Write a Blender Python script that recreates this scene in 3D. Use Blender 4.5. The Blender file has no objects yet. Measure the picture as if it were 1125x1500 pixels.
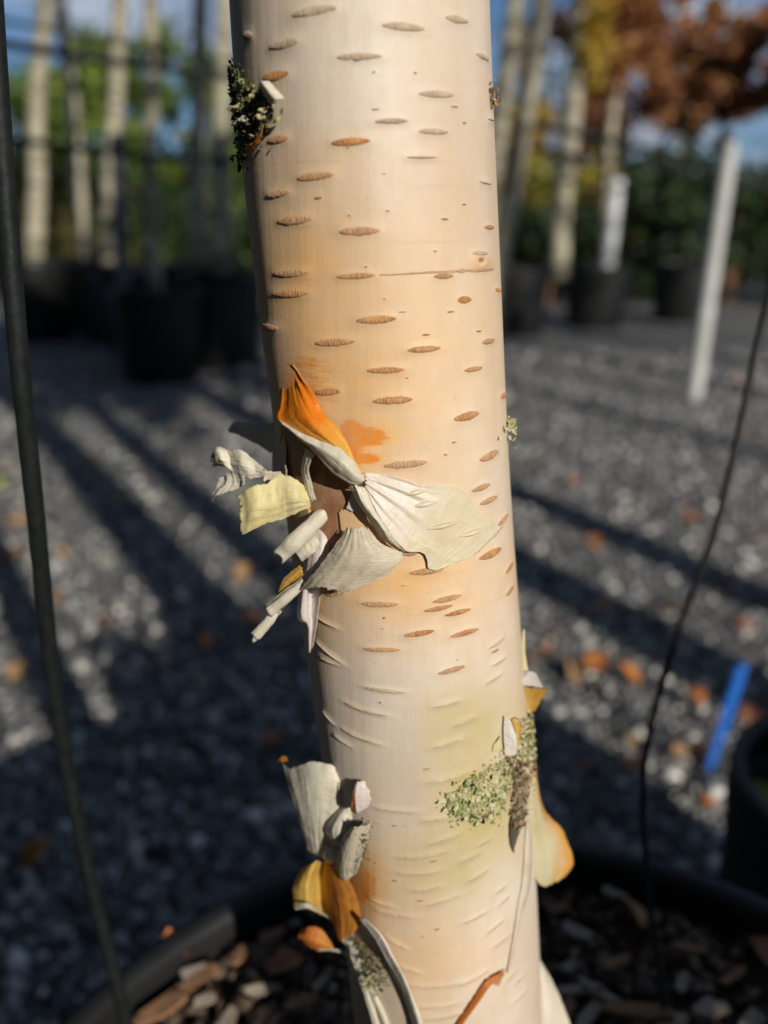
import bpy, math, random
import numpy as np
from mathutils import Vector, noise as mn

# ------------------------------------------------------------------ camera, sky, sun, exposure
sc = bpy.context.scene
PITCH, FPX, CAMH = math.radians(20), 1206.0, 0.9
SUN_AZ, SUN_EL = math.radians(30.6), math.radians(25.5)      # azimuth: to the right of straight behind the camera

cam = bpy.data.cameras.new('camera')
cam_o = bpy.data.objects.new('camera', cam)
sc.collection.objects.link(cam_o)
cam_o.location = (0, 0, CAMH)
cam_o.rotation_euler = (math.pi / 2 - PITCH, 0, 0)
cam.sensor_fit = 'VERTICAL'; cam.sensor_height = 36.0
cam.lens = 36.0 * FPX / 1500.0
cam.clip_start = 0.01; cam.clip_end = 3000
cam.dof.use_dof = True
cam.dof.focus_distance = 0.272
cam.dof.aperture_fstop = 4.7
sc.camera = cam_o

w = bpy.data.worlds.new('World'); sc.world = w; w.use_nodes = True
nt = w.node_tree; nt.nodes.clear()
def N(t, kind, **kw):
    n = t.nodes.new(kind)
    for k, v in kw.items():
        if k in n.bl_rna.properties: setattr(n, k, v)
        else: n.inputs[k].default_value = v
    return n
sky = N(nt, 'ShaderNodeTexSky', sky_type='NISHITA', sun_disc=False)
sky.sun_elevation = SUN_EL; sky.sun_rotation = math.pi - SUN_AZ
sky.air_density = 1.0; sky.dust_density = 0.3; sky.ozone_density = 6.0
tc = N(nt, 'ShaderNodeTexCoord')
mp = N(nt, 'ShaderNodeMapping'); mp.inputs['Scale'].default_value = (1.0, 1.0, 3.2); mp.inputs['Location'].default_value = (-3.494, 1.349, 3.68)
n1 = N(nt, 'ShaderNodeTexNoise'); n1.inputs['Scale'].default_value = 2.6; n1.inputs['Detail'].default_value = 7; n1.inputs['Roughness'].default_value = .55
rp = N(nt, 'ShaderNodeValToRGB'); rp.color_ramp.elements[0].position = .49; rp.color_ramp.elements[1].position = .62
n2 = N(nt, 'ShaderNodeTexNoise'); n2.inputs['Scale'].default_value = 5.0; n2.inputs['Detail'].default_value = 5
rc = N(nt, 'ShaderNodeValToRGB')
rc.color_ramp.elements[0].position = .40; rc.color_ramp.elements[0].color = (3.6, 4.5, 6.0, 1)
rc.color_ramp.elements[1].position = .7; rc.color_ramp.elements[1].color = (8.6, 9.3, 10.4, 1)
mx = N(nt, 'ShaderNodeMix', data_type='RGBA')
bg = N(nt, 'ShaderNodeBackground'); bg.inputs['Strength'].default_value = 0.078
out = N(nt, 'ShaderNodeOutputWorld')
L = nt.links.new
va = N(nt, 'ShaderNodeVectorMath', operation='ADD'); va.inputs[1].default_value = (0, 0, .05); vn = N(nt, 'ShaderNodeVectorMath', operation='NORMALIZE')
L(tc.outputs['Generated'], va.inputs[0]); L(va.outputs[0], vn.inputs[0]); L(vn.outputs[0], sky.inputs[0])     # clear autumn air: the whole sky a little bluer towards the horizon
L(tc.outputs['Generated'], mp.inputs['Vector']); L(mp.outputs[0], n1.inputs['Vector']); L(mp.outputs[0], n2.inputs['Vector'])
L(n1.outputs['Fac'], rp.inputs[0]); L(n2.outputs['Fac'], rc.inputs[0])
L(rp.outputs['Color'], mx.inputs[0]); L(sky.outputs[0], mx.inputs[6]); L(rc.outputs['Color'], mx.inputs[7])
L(mx.outputs[2], bg.inputs['Color']); L(bg.outputs[0], out.inputs['Surface'])

sl = bpy.data.lights.new('sun', 'SUN'); sl.energy = 4.9; sl.angle = math.radians(0.53); sl.color = (1.0, .945, .85)
so = bpy.data.objects.new('sun', sl); sc.collection.objects.link(so)
LDIR = Vector((-math.sin(SUN_AZ) * math.cos(SUN_EL), math.cos(SUN_AZ) * math.cos(SUN_EL), -math.sin(SUN_EL)))
so.rotation_euler = LDIR.to_track_quat('-Z', 'Y').to_euler(); so.location = (2, -4, 6)

vs = sc.view_settings
vs.view_transform = 'Standard'; vs.look = 'None'; vs.exposure = -0.2; vs.gamma = 1.0; vs.use_curve_mapping = False
sc.cycles.use_denoising = True
sc.cycles.max_bounces = 8; sc.cycles.diffuse_bounces = 4; sc.cycles.transparent_max_bounces = 8
sc.cycles.caustics_reflective = False; sc.cycles.caustics_refractive = False

# ------------------------------------------------------------------ helpers
rng = np.random.default_rng(7); random.seed(7)
C = sc.collection
CP, SP = math.cos(PITCH), math.sin(PITCH)
def ray(px, py):
    u = (px - 562.5) / FPX; v = (750.0 - py) / FPX
    return np.array((u, CP + v * SP, -SP + v * CP))
def at(px, py, depth): return np.array((0, 0, CAMH)) + depth * ray(px, py)
def on_z(px, py, z=0.0):
    d = ray(px, py); return np.array((0, 0, CAMH)) + d * ((z - CAMH) / d[2])
def at_y(px, py, Y):
    d = ray(px, py); return np.array((0, 0, CAMH)) + d * (Y / d[1])
def project(P):
    P = np.asarray(P) - np.array((0, 0, CAMH))
    dep = P[..., 1] * CP - P[..., 2] * SP
    up = P[..., 1] * SP + P[..., 2] * CP
    return 562.5 + FPX * P[..., 0] / dep, 750.0 - FPX * up / dep, dep

def tag(o, label=None, cat=None, group=None, kind=None):
    for k, v in (('label', label), ('category', cat), ('group', group), ('kind', kind)):
        if v: o[k] = v
    return o
def link(name, data, parent=None):
    o = bpy.data.objects.new(name, data); C.objects.link(o)
    if parent: o.parent = parent
    return o
def empty(name, loc=(0, 0, 0)):
    o = link(name, None); o.location = [float(c) for c in loc]; o.empty_display_size = .05
    return o
def mesh(name, V, F, mats=None, smooth=True, mi=None):
    """V (n,3); F: list of faces or (m,k) array"""
    me = bpy.data.meshes.new(name)
    V = np.asarray(V, dtype=np.float32)
    if isinstance(F, np.ndarray):
        m, k = F.shape
        me.vertices.add(len(V)); me.vertices.foreach_set('co', V.ravel())
        me.loops.add(m * k); me.loops.foreach_set('vertex_index', F.astype(np.int32).ravel())
        me.polygons.add(m); me.polygons.foreach_set('loop_start', np.arange(0, m * k, k, dtype=np.int32))
        me.update(calc_edges=True)
    else:
        me.from_pydata(V.tolist(), [], F); me.update()
    if smooth: me.polygons.foreach_set('use_smooth', np.ones(len(me.polygons), dtype=bool))
    for mt in (mats if isinstance(mats, (list, tuple)) else [mats]):
        if mt: me.materials.append(mt)
    if mi is not None: me.polygons.foreach_set('material_index', np.asarray(mi, dtype=np.int32))
    me.validate()
    return me
def obj(name, V, F, mats, parent=None, smooth=True, mi=None):
    o = link(name, mesh(name, V, F, mats, smooth, mi))
    if parent:
        o.parent = parent; par = parent; off = Vector((0, 0, 0))
        while par: off += par.location; par = par.parent
        o.location = -off
    return o
def copy_tree(o, parent=None):
    c = o.copy(); C.objects.link(c); c.parent = parent
    for ch in [x for x in o.children]: copy_tree(ch, c)
    return c
def lathe(profile, seg=40, closed=False):
    V, F = [], []
    for (r, z) in profile:
        for i in range(seg):
            a = 2 * math.pi * i / seg; V.append((r * math.cos(a), r * math.sin(a), z))
    for j in range(len(profile) - 1):
        for i in range(seg):
            a, b = j * seg + i, j * seg + (i + 1) % seg
            F.append((a, b, b + seg, a + seg))
    return V, F
def catmull(P, n):
    P = np.asarray(P, float); m = len(P)
    if m == 2: return P[0] + (P[1] - P[0]) * np.linspace(0, 1, n).reshape((n,) + (1,) * (P.ndim - 1))
    t = np.linspace(0, m - 1, n); i = np.minimum(t.astype(int), m - 2); s = (t - i).reshape((n,) + (1,) * (P.ndim - 1))
    Q = np.concatenate([2 * P[:1] - P[1:2], P, 2 * P[-1:] - P[-2:-1]])
    p0, p1, p2, p3 = Q[i], Q[i + 1], Q[i + 2], Q[i + 3]
    return .5 * (2 * p1 + (p2 - p0) * s + (2 * p0 - 5 * p1 + 4 * p2 - p3) * s ** 2 + (3 * p1 - p0 - 3 * p2 + p3) * s ** 3)
def tube_geo(path, radii, seg=10, n=None, cap=True):
    path = np.asarray(path, float); n = n or len(path)
    P = catmull(path, n); R = catmull(np.asarray(radii, float).reshape(-1, 1), n)[:, 0] if len(radii) > 1 else np.full(n, radii[0])
    T = np.gradient(P, axis=0); T /= np.linalg.norm(T, axis=1, keepdims=True)
    ref = np.array((0.3, -.9, .2)); ref /= np.linalg.norm(ref)
    A = np.cross(T, ref); A /= np.linalg.norm(A, axis=1, keepdims=True); B = np.cross(T, A)
    ang = np.linspace(0, 2 * math.pi, seg, endpoint=False)
    V = (P[:, None] + R[:, None, None] * (np.cos(ang)[None, :, None] * A[:, None] + np.sin(ang)[None, :, None] * B[:, None])).reshape(-1, 3)
    F = [(j * seg + i, j * seg + (i + 1) % seg, (j + 1) * seg + (i + 1) % seg, (j + 1) * seg + i) for j in range(n - 1) for i in range(seg)]
    if cap: F += [tuple(range(seg))[::-1], tuple(range((n - 1) * seg, n * seg))]
    return V, F
def nz(x, y, z): return mn.noise(Vector((x, y, z)))

# ------------------------------------------------------------------ materials
def mat(name, build):
    m = bpy.data.materials.new(name); m.use_nodes = True; t = m.node_tree; t.nodes.clear()
    o = N(t, 'ShaderNodeOutputMaterial'); p = N(t, 'ShaderNodeBsdfPrincipled'); t.links.new(p.outputs[0], o.inputs[0])
    build(t, p, o); return m
def ramp(t, src, stops, interp='LINEAR'):
    r = N(t, 'ShaderNodeValToRGB'); r.color_ramp.interpolation = interp
    e = r.color_ramp.elements
    while len(e) < len(stops): e.new(.5)
    for i, (p, c) in enumerate(stops): e[i].position = p; e[i].color = (*c, 1) if len(c) == 3 else c
    t.links.new(src, r.inputs[0]); return r.outputs[0]
def tnoise(t, scale, detail=4, vec=None, mapping=None, rough=.5):
    n = N(t, 'ShaderNodeTexNoise'); n.inputs['Scale'].default_value = scale; n.inputs['Detail'].default_value = detail; n.inputs['Roughness'].default_value = rough
    if vec is None: vec = N(t, 'ShaderNodeTexCoord').outputs['Object']
    if mapping:
        m = N(t, 'ShaderNodeMapping'); m.inputs['Scale'].default_value = mapping; t.links.new(vec, m.inputs[0]); vec = m.outputs[0]
    t.links.new(vec, n.inputs['Vector']); return n.outputs['Fac']
def mixc(t, fac, a, b, mode='MIX'):
    m = N(t, 'ShaderNodeMix', data_type='RGBA', blend_type=mode)
    for i, v in ((0, fac), (6, a), (7, b)):
        if hasattr(v, 'is_linked'): t.links.new(v, m.inputs[i])
        elif i == 0: m.inputs[0].default_value = v
        else: m.inputs[i].default_value = (*v, 1)
    return m.outputs[2]
def bump(t, p, h, strength=.3, dist=.001):
    b = N(t, 'ShaderNodeBump'); b.inputs['Strength'].default_value = strength; b.inputs['Distance'].default_value = dist
    t.links.new(h, b.inputs['Height']); t.links.new(b.outputs[0], p.inputs['Normal'])
def math_n(t, op, a, b):
    m = N(t, 'ShaderNodeMath', operation=op)
    for i, v in enumerate((a, b)):
        if hasattr(v, 'is_linked'): t.links.new(v, m.inputs[i])
        else: m.inputs[i].default_value = v
    return m.outputs[0]

def b_bark(t, p, o):
    blot = tnoise(t, 26, 3, mapping=(1, 1, .45)); streak = tnoise(t, 300, 3, mapping=(1, 1, .05)); fine = tnoise(t, 900, 3)
    base = ramp(t, blot, [(.28, (.70, .63, .54)), (.48, (.67, .575, .465)), (.7, (.635, .485, .335))])
    base = mixc(t, math_n(t, 'MULTIPLY', streak, .22), base, (.66, .545, .42))
    att = N(t, 'ShaderNodeAttribute', attribute_name='tint'); sep = N(t, 'ShaderNodeSeparateColor'); t.links.new(att.outputs['Color'], sep.inputs[0])
    st = tnoise(t, 60, 5, mapping=(1, 1, 2.2), rough=.65)
    fo = ramp(t, math_n(t, 'MULTIPLY', sep.outputs[0], math_n(t, 'ADD', st, .5)), [(.02, (0, 0, 0)), (1.1, (.85, .85, .85))])
    c = mixc(t, fo, base, (.76, .43, .15))
    st2 = tnoise(t, 170, 8, mapping=(.42, .42, 3.2), rough=.82)
    c = mixc(t, ramp(t, math_n(t, 'MULTIPLY', sep.outputs[0], st2), [(.56, (0, 0, 0)), (.72, (1, 1, 1))]), c, (.72, .25, .03))
    fg = ramp(t, math_n(t, 'MULTIPLY', sep.outputs[1], math_n(t, 'ADD', tnoise(t, 90, 6, rough=.7), .5)), [(.05, (0, 0, 0)), (1.0, (1, 1, 1))])
    c = mixc(t, fg, c, (.47, .40, .17))
    fb = ramp(t, math_n(t, 'MULTIPLY', sep.outputs[2], math_n(t, 'ADD', tnoise(t, 200, 4, mapping=(1, 1, 3)), .5)), [(.35, (0, 0, 0)), (.6, (1, 1, 1))])
    c = mixc(t, fb, c, mixc(t, tnoise(t, 130, 6, mapping=(1, 1, 2), rough=.75), (.15, .06, .03), (.48, .24, .11)))
    gp = tnoise(t, 17, 4, mapping=(1, 1, .7), rough=.6); c = mixc(t, ramp(t, gp, [(.5, (0, 0, 0)), (.72, (.6, .6, .6))]), c, (.555, .46, .405))
    hl = tnoise(t, 60, 5, mapping=(.28, .28, 7), rough=.65); c = mixc(t, ramp(t, hl, [(.60, (0, 0, 0)), (.68, (.22, .22, .22)), (.74, (.5, .5, .5))]), c, (.50, .36, .22))
    mot = tnoise(t, 150, 6, mapping=(1, 1, .6), rough=.7); c = mixc(t, ramp(t, mot, [(.42, (0, 0, 0)), (.68, (.42, .42, .42))]), c, (.60, .44, .29))
    speck = ramp(t, tnoise(t, 420, 2), [(.72, (0, 0, 0)), (.78, (1, 1, 1))])
    c = mixc(t, math_n(t, 'MULTIPLY', speck, .25), c, (.35, .22, .12))
    t.links.new(c, p.inputs['Base Color'])
    p.inputs['Roughness'].default_value = .54; p.inputs['Specular IOR Level'].default_value = .35
    p.inputs['Subsurface Weight'].default_value = .06; p.inputs['Subsurface Radius'].default_value = (.004, .002, .001); p.inputs['Subsurface Scale'].default_value = .4
    h = math_n(t, 'SUBTRACT', math_n(t, 'ADD', math_n(t, 'MULTIPLY', streak, .8), math_n(t, 'MULTIPLY', fine, .4)), math_n(t, 'MULTIPLY', hl, .15))
    bump(t, p, h, .26, .0007)
M = {}
M['bark'] = mat('birch_bark', b_bark)
def lent(col, col2):
    def f(t, p, o):
        uv = N(t, 'ShaderNodeUVMap').outputs[0]
        rib = tnoise(t, 1, 3, vec=uv, mapping=(34, 1.2, 1), rough=.6)
        n = tnoise(t, 240, 4)
        c = ramp(t, rib, [(.38, col2), (.56, col)]); c = mixc(t, ramp(t, n, [(.4, (0, 0, 0)), (.75, (1, 1, 1))]), c, tuple(x * 1.25 for x in col))
        oi = N(t, 'ShaderNodeObjectInfo'); c = mixc(t, ramp(t, oi.outputs['Random'], [(0, (0, 0, 0)), (1, (.45, .45, .45))]), c, (.66, .50, .34))
        t.links.new(c, p.inputs['Base Color']); p.inputs['Roughness'].default_value = .75
        bump(t, p, rib, .8, .0014)
    return f
M['lent_brown'] = mat('lenticel_brown', lent((.62, .30, .105), (.34, .125, .035)))
M['lent_grey'] = mat('lenticel_grey', lent((.58, .45, .31), (.36, .25, .15)))
M['lent_pale'] = mat('lenticel_pale', lent((.68, .54, .38), (.54, .40, .25)))
def sheetm(c0, c1, spot, trans=.3, rough=.45, ax=0, lo=.25, hi=.75, nscale=120):
    """papery bark: c0 -> c1 along the sheet's own u (ax=0) or v (ax=1), speckled with spot"""
    def f(t, p, o):
        uv = N(t, 'ShaderNodeUVMap').outputs[0]; sx = N(t, 'ShaderNodeSeparateXYZ'); t.links.new(uv, sx.inputs[0])
        n = tnoise(t, nscale, 5, rough=.6); fine = tnoise(t, 700, 3); grain = tnoise(t, 1, 3, vec=uv, mapping=(4, 22, 1))
        g = math_n(t, 'ADD', sx.outputs[ax], math_n(t, 'MULTIPLY', math_n(t, 'SUBTRACT', n, .5), .55))
        c = ramp(t, g, [(lo, c0), (hi, c1)])
        c = mixc(t, ramp(t, n, [(.5, (0, 0, 0)), (.74, (.62, .62, .62))]), c, spot)
        c = mixc(t, ramp(t, fine, [(.62, (0, 0, 0)), (.74, (.3, .3, .3))]), c, tuple(x * .45 for x in c0))
        t.links.new(c, p.inputs['Base Color']); p.inputs['Roughness'].default_value = rough; p.inputs['Specular IOR Level'].default_value = .4
        tr = N(t, 'ShaderNodeBsdfTranslucent'); t.links.new(c, tr.inputs[0])
        ms = N(t, 'ShaderNodeMixShader'); ms.inputs[0].default_value = trans
        t.links.new(p.outputs[0], ms.inputs[1]); t.links.new(tr.outputs[0], ms.inputs[2]); t.links.new(ms.outputs[0], o.inputs[0])
        bump(t, p, math_n(t, 'ADD', math_n(t, 'MULTIPLY', n, .5), math_n(t, 'MULTIPLY', grain, .4)), .6, .0018)
    return f
M['grey'] = mat('paper_bark_grey', sheetm((.80, .745, .60), (.72, .66, .52), (.54, .47, .34), 0.15))
M['tan'] = mat('paper_bark_tan', sheetm((.70, .62, .47), (.63, .55, .41), (.46, .37, .25), 0.2))
M['white'] = mat('paper_bark_white', sheetm((.80, .73, .66), (.78, .70, .55), (.66, .57, .40), 0.15))
M['lilac'] = mat('paper_bark_lilac', sheetm((.74, .66, .62), (.80, .73, .68), (.62, .5, .42), 0.25))
M['fan'] = mat('paper_bark_fan', sheetm((.80, .71, .62), (.72, .625, .43), (.62, .50, .31), .12, ax=1, lo=.25, hi=.6))
M['yellow'] = mat('paper_bark_yellow', sheetm((.86, .77, .40), (.87, .78, .44), (.74, .60, .26), 0.35))
M['gold'] = mat('paper_bark_gold', sheetm((.84, .60, .16), (.78, .47, .09), (.62, .34, .06), 0.45))
M['orange'] = mat('paper_bark_orange', sheetm((.85, .25, .012), (.88, .60, .13), (.85, .36, .03), 0.35, ax=1, lo=.45, hi=.85))
M['rust'] = mat('paper_bark_rust', sheetm((.62, .20, .035), (.74, .33, .06), (.38, .13, .03), 0.4))
M['brown'] = mat('inner_bark_brown', sheetm((.40, .17, .07), (.34, .14, .055), (.22, .08, .035), .05))
M['edgeorange'] = mat('paper_bark_orange_edge', sheetm((.72, .65, .42), (.78, .36, .05), (.70, .55, .24), .3, ax=0, lo=.62, hi=.98))
M['dark'] = mat('rough_dark_bark', sheetm((.075, .06, .04), (.11, .085, .05), (.05, .055, .03), 0, rough=.9, nscale=260))
def lichen(cols):
    def f(t, p, o):
        g = N(t, 'ShaderNodeNewGeometry')
        c = ramp(t, g.outputs['Random Per Island'], cols)
        c = mixc(t, .35, c, mixc(t, tnoise(t, 500, 3), c, (.2, .2, .1)))
        t.links.new(c, p.inputs['Base Color']); p.inputs['Roughness'].default_value = .9
    return f
M['lichen'] = mat('lichen', lichen([(0, (.17, .24, .05)), (.16, (.33, .36, .11)), (.3, (.56, .50, .27)), (.65, (.66, .58, .37)), (.86, (.58, .52, .30)), (.93, (.20, .28, .05)), (1, (.38, .38, .16))]))
M['moss'] = mat('dark_moss', lichen([(0, (.045, .04, .025)), (.5, (.07, .065, .035)), (.8, (.13, .13, .05)), (.92, (.36, .36, .10)), (1, (.45, .42, .25))]))
M['scar'] = mat('bark_scar', lichen([(0, (.10, .06, .035)), (.4, (.22, .12, .06)), (.7, (.32, .27, .16)), (.9, (.50, .22, .09)), (1, (.55, .50, .35))]))

def simple(col, rough=.6, spec=.5, nscale=None, col2=None, bumps=0, dist=.002):
    def f(t, p, o):
        p.inputs['Roughness'].default_value = rough; p.inputs['Specular IOR Level'].default_value = spec
        if nscale:
            n = tnoise(t, nscale, 5); t.links.new(ramp(t, n, [(.3, col), (.7, col2 or tuple(c * .6 for c in col))]), p.inputs['Base Color'])
            if bumps: bump(t, p, n, bumps, dist)
        else: p.inputs['Base Color'].default_value = (*col, 1)
    return f
M['pot'] = mat('black_pot_plastic', simple((.009, .0095, .010), .5, .3, 30, (.017, .017, .017), .2))
M['soil'] = mat('potting_soil', simple((.030, .022, .016), .95, .2, 60, (.07, .05, .035), .9, .01))
M['stake'] = mat('black_stake', simple((.007, .009, .009), .55, .3, 200, (.014, .017, .016), .2))
M['hose'] = mat('black_hose', simple((.010, .011, .012), .5, .4, 120, (.02, .02, .02)))
M['blue'] = mat('blue_plastic', simple((.02, .13, .55), .35, .5, 60, (.03, .17, .62)))
M['wire'] = mat('dark_wire', simple((.012, .014, .016), .6, .3, 50, (.02, .02, .02)))
M['post_shaded'] = mat('post_paint_shaded', simple((.20, .205, .21), .6, .4, 12, (.13, .13, .13), .2))  # the white post's paint, darkened to put shade into its colour
M['post'] = mat('white_post_paint', simple((.62, .62, .59), .6, .4, 12, (.47, .47, .44), .2))
M['guard'] = mat('white_guard', simple((.72, .73, .74), .5, .4, 20, (.6, .6, .6)))
def b_far(t, p, o):
    n = tnoise(t, 7, 5, mapping=(1, 1, 3), rough=.65); c = ramp(t, n, [(.35, (.50, .46, .34)), (.52, (.38, .34, .235)), (.62, (.15, .12, .085))])
    t.links.new(c, p.inputs['Base Color']); p.inputs['Roughness'].default_value = .7
M['farbark'] = mat('birch_bark_pale', b_far)
def b_isl(stops, rough=.7, trans=0):
    def f(t, p, o):
        g = N(t, 'ShaderNodeNewGeometry'); c = ramp(t, g.outputs['Random Per Island'], stops)
        t.links.new(c, p.inputs['Base Color']); p.inputs['Roughness'].default_value = rough
        if trans:
            tr = N(t, 'ShaderNodeBsdfTranslucent'); t.links.new(c, tr.inputs[0]); ms = N(t, 'ShaderNodeMixShader'); ms.inputs[0].default_value = trans
            t.links.new(p.outputs[0], ms.inputs[1]); t.links.new(tr.outputs[0], ms.inputs[2]); t.links.new(ms.outputs[0], o.inputs[0])
    return f
M['green'] = mat('green_leaves', b_isl([(0, (.05, .10, .018)), (.5, (.11, .19, .025)), (.85, (.22, .29, .035)), (1, (.36, .38, .06))], .55, .3))
M['darkgreen'] = mat('dark_green_leaves', b_isl([(0, (.012, .03, .010)), (.7, (.03, .06, .014)), (1, (.07, .11, .02))], .6, .2))
M['goldgreen'] = mat('gold_green_leaves', b_isl([(0, (.10, .14, .02)), (.5, (.24, .26, .03)), (.85, (.42, .36, .04)), (1, (.55, .38, .05))], .6, .35))
M['olive'] = mat('olive_leaves', b_isl([(0, (.06, .07, .02)), (.6, (.13, .12, .03)), (1, (.25, .20, .05))], .6, .3))
M['brownleaf'] = mat('brown_leaves', b_isl([(0, (.19, .07, .03)), (.5, (.36, .145, .055)), (.85, (.50, .22, .075)), (1, (.55, .32, .10))], .6, .3))
M['orangeleaf'] = mat('orange_leaves', b_isl([(0, (.38, .13, .02)), (.6, (.52, .22, .03)), (1, (.55, .36, .05))], .6, .35))
M['yellowleaf'] = mat('yellow_leaves', b_isl([(0, (.40, .24, .03)), (.6, (.55, .36, .04)), (1, (.50, .42, .08))], .6, .35))
M['gravel'] = mat('gravel_stones', b_isl([(0, (.045, .046, .047)), (.45, (.10, .10, .098)), (.66, (.20, .195, .185)), (.84, (.42, .405, .375)), (.95, (.62, .60, .55)), (1, (.8, .77, .72))], .5))
M['mulch'] = mat('bark_mulch', b_isl([(0, (.035, .022, .015)), (.5, (.09, .055, .035)), (.82, (.19, .12, .075)), (1, (.38, .30, .22))], .8))
M['chip_pale'] = mat('pale_wood', simple((.36, .30, .235), .75, .3, 80, (.22, .17, .12), .3))
M['chip_brown'] = mat('brown_wood', simple((.30, .16, .08), .7, .3, 80, (.18, .09, .045), .3))
M['leaf_orange'] = mat('fallen_leaf_orange', simple((.62, .24, .04), .6, .4, 40, (.46, .13, .03), .3))
M['leaf_brown'] = mat('fallen_leaf_brown', simple((.30, .115, .05), .65, .4, 40, (.20, .075, .03), .3))
M['leaf_tan'] = mat('fallen_leaf_tan', simple((.48, .29, .13), .65, .4, 40, (.36, .19, .08), .3))
M['leaf_green'] = mat('fallen_leaf_green', simple((.22, .33, .06), .6, .4, 40, (.30, .33, .08), .3))
def b_ground(t, p, o):
    v = N(t, 'ShaderNodeTexVoronoi'); v.inputs['Scale'].default_value = 75; t.links.new(N(t, 'ShaderNodeTexCoord').outputs['Object'], v.inputs['Vector'])
    g = N(t, 'ShaderNodeSeparateColor'); t.links.new(v.outputs['Color'], g.inputs[0])
    c = ramp(t, g.outputs[0], [(0, (.04, .041, .042)), (.5, (.095, .095, .092)), (.8, (.20, .195, .18)), (1, (.5, .48, .44))])
    c = mixc(t, math_n(t, 'MULTIPLY', tnoise(t, 1.3, 4), .35), c, (.06, .055, .05))
    t.links.new(c, p.inputs['Base Color']); p.inputs['Roughness'].default_value = .75
    bump(t, p, v.outputs['Distance'], .8, .012)
M['ground'] = mat('gravel_ground', b_ground)

# ------------------------------------------------------------------ ground
g = obj('ground', [(-400, -400, 0), (400, -400, 0), (400, 800, 0), (-400, 800, 0)], [(0, 1, 2, 3)], M['ground'], smooth=False)
tag(g, 'grey gravel nursery ground', 'ground', kind='structure')
ico_v = []; ico_f = []
def ico():
    t = (1 + 5 ** .5) / 2
    v = np.array([(-1, t, 0), (1, t, 0), (-1, -t, 0), (1, -t, 0), (0, -1, t), (0, 1, t), (0, -1, -t), (0, 1, -t), (t, 0, -1), (t, 0, 1), (-t, 0, -1), (-t, 0, 1)], float)
    v /= np.linalg.norm(v[0])
    f = np.array([(0, 11, 5), (0, 5, 1), (0, 1, 7), (0, 7, 10), (0, 10, 11), (1, 5, 9), (5, 11, 4), (11, 10, 2), (10, 7, 6), (7, 1, 8), (3, 9, 4), (3, 4, 2), (3, 2, 6), (3, 6, 8), (3, 8, 9), (4, 9, 5), (2, 4, 11), (6, 2, 10), (8, 6, 7), (9, 8, 1)])
    return v, f
IV, IF = ico()
def stones(pos, size, flat=(.55, .9)):
    n = len(pos)
    V = IV[None] * (1 + .25 * rng.standard_normal((n, 12, 1)).clip(-1.2, 1.2))
    S = np.stack([size, size * rng.uniform(.6, 1, n), size * rng.uniform(*flat, n)], 1)
    V = V * S[:, None]
    a = rng.uniform(0, 2 * math.pi, n); tl = rng.normal(0, .35, n)
    y = V[..., 1] * np.cos(tl)[:, None] - V[..., 2] * np.sin(tl)[:, None]; z = V[..., 1] * np.sin(tl)[:, None] + V[..., 2] * np.cos(tl)[:, None]
    x = V[..., 0].copy(); ca, sa = np.cos(a)[:, None], np.sin(a)[:, None]
    V = np.stack([x * ca - y * sa, x * sa + y * ca, z], -1) + pos[:, None]
    F = (IF[None] + (np.arange(n) * 12)[:, None, None]).reshape(-1, 3)
    return V.reshape(-1, 3), F
n = 90000
Y = .55 + 5.2 * rng.uniform(0, 1, n) ** 1.6
X = rng.uniform(-1, 1, n) * (.3 + .6 * Y)
keep = (X - .073) ** 2 + (Y - .187) ** 2 > .27 ** 2
X, Y = X[keep], Y[keep]; X, Y = X[:42000], Y[:42000]
sz = np.clip(.0058 * np.exp(.42 * rng.standard_normal(len(X))), .003, .017) * (1 + .10 * Y)
V, F = stones(np.stack([X, Y, sz * .25], 1), sz)
tag(obj('gravel', V, F, M['gravel'], smooth=False), 'loose grey gravel stones covering the ground', 'gravel', kind='stuff')

# ------------------------------------------------------------------ hero trunk : centre line and radius from its two edges
ED = [(-120, 326, 714), (0, 337, 719), (200, 357, 723.5), (400, 376, 733), (550, 390, 741), (700, 408, 748.5), (850, 430, 756), (1000, 457, 768), (1150, 478, 781), (1300, 497, 787), (1420, 514, 789), (1500, 520, 790), (1620, 530, 796)]
d400 = ray(554, 400); AX0 = np.array((0, 0, CAMH)) + d400 * (.30 / d400[1])
K = math.tan(math.radians(4.0))
def axis_hit(px, py):           # point on the leaning plane that holds the trunk's centre line
    d = ray(px, py); t = (AX0[1] + K * (CAMH - AX0[2])) / (d[1] - K * d[2])
    return np.array((0, 0, CAMH)) + d * t, t
zs, xs, ys, rs = [], [], [], []
for (py, a, b) in ED:
    P, t = axis_hit((a + b) / 2, py)
    r = (b - a) / 2 / FPX * t; D = t * math.sqrt(1 + ((750 - py) / FPX) ** 2)
    r *= 1 / math.sqrt(1 + (r / D) ** 2); zs.append(P[2]); xs.append(P[0]); ys.append(P[1]); rs.append(r)
pc = [np.polyfit(zs, q, dg) for q, dg in ((xs, 3), (ys, 1), (rs, 3))]
ZLO, ZHI = min(zs), max(zs)
def cz(z):
    zc = np.clip(z, ZLO, ZHI); ex = np.asarray(z) - zc
    sx = np.polyval(np.polyder(pc[0]), zc)
    return np.polyval(pc[0], zc) + ex * sx, np.polyval(pc[1], zc) + ex * K * .4, np.polyval(pc[2], zc) * (1 - .06 * np.clip(ex, 0, 9)) + .10 * np.clip(-ex, 0, 1)
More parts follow.
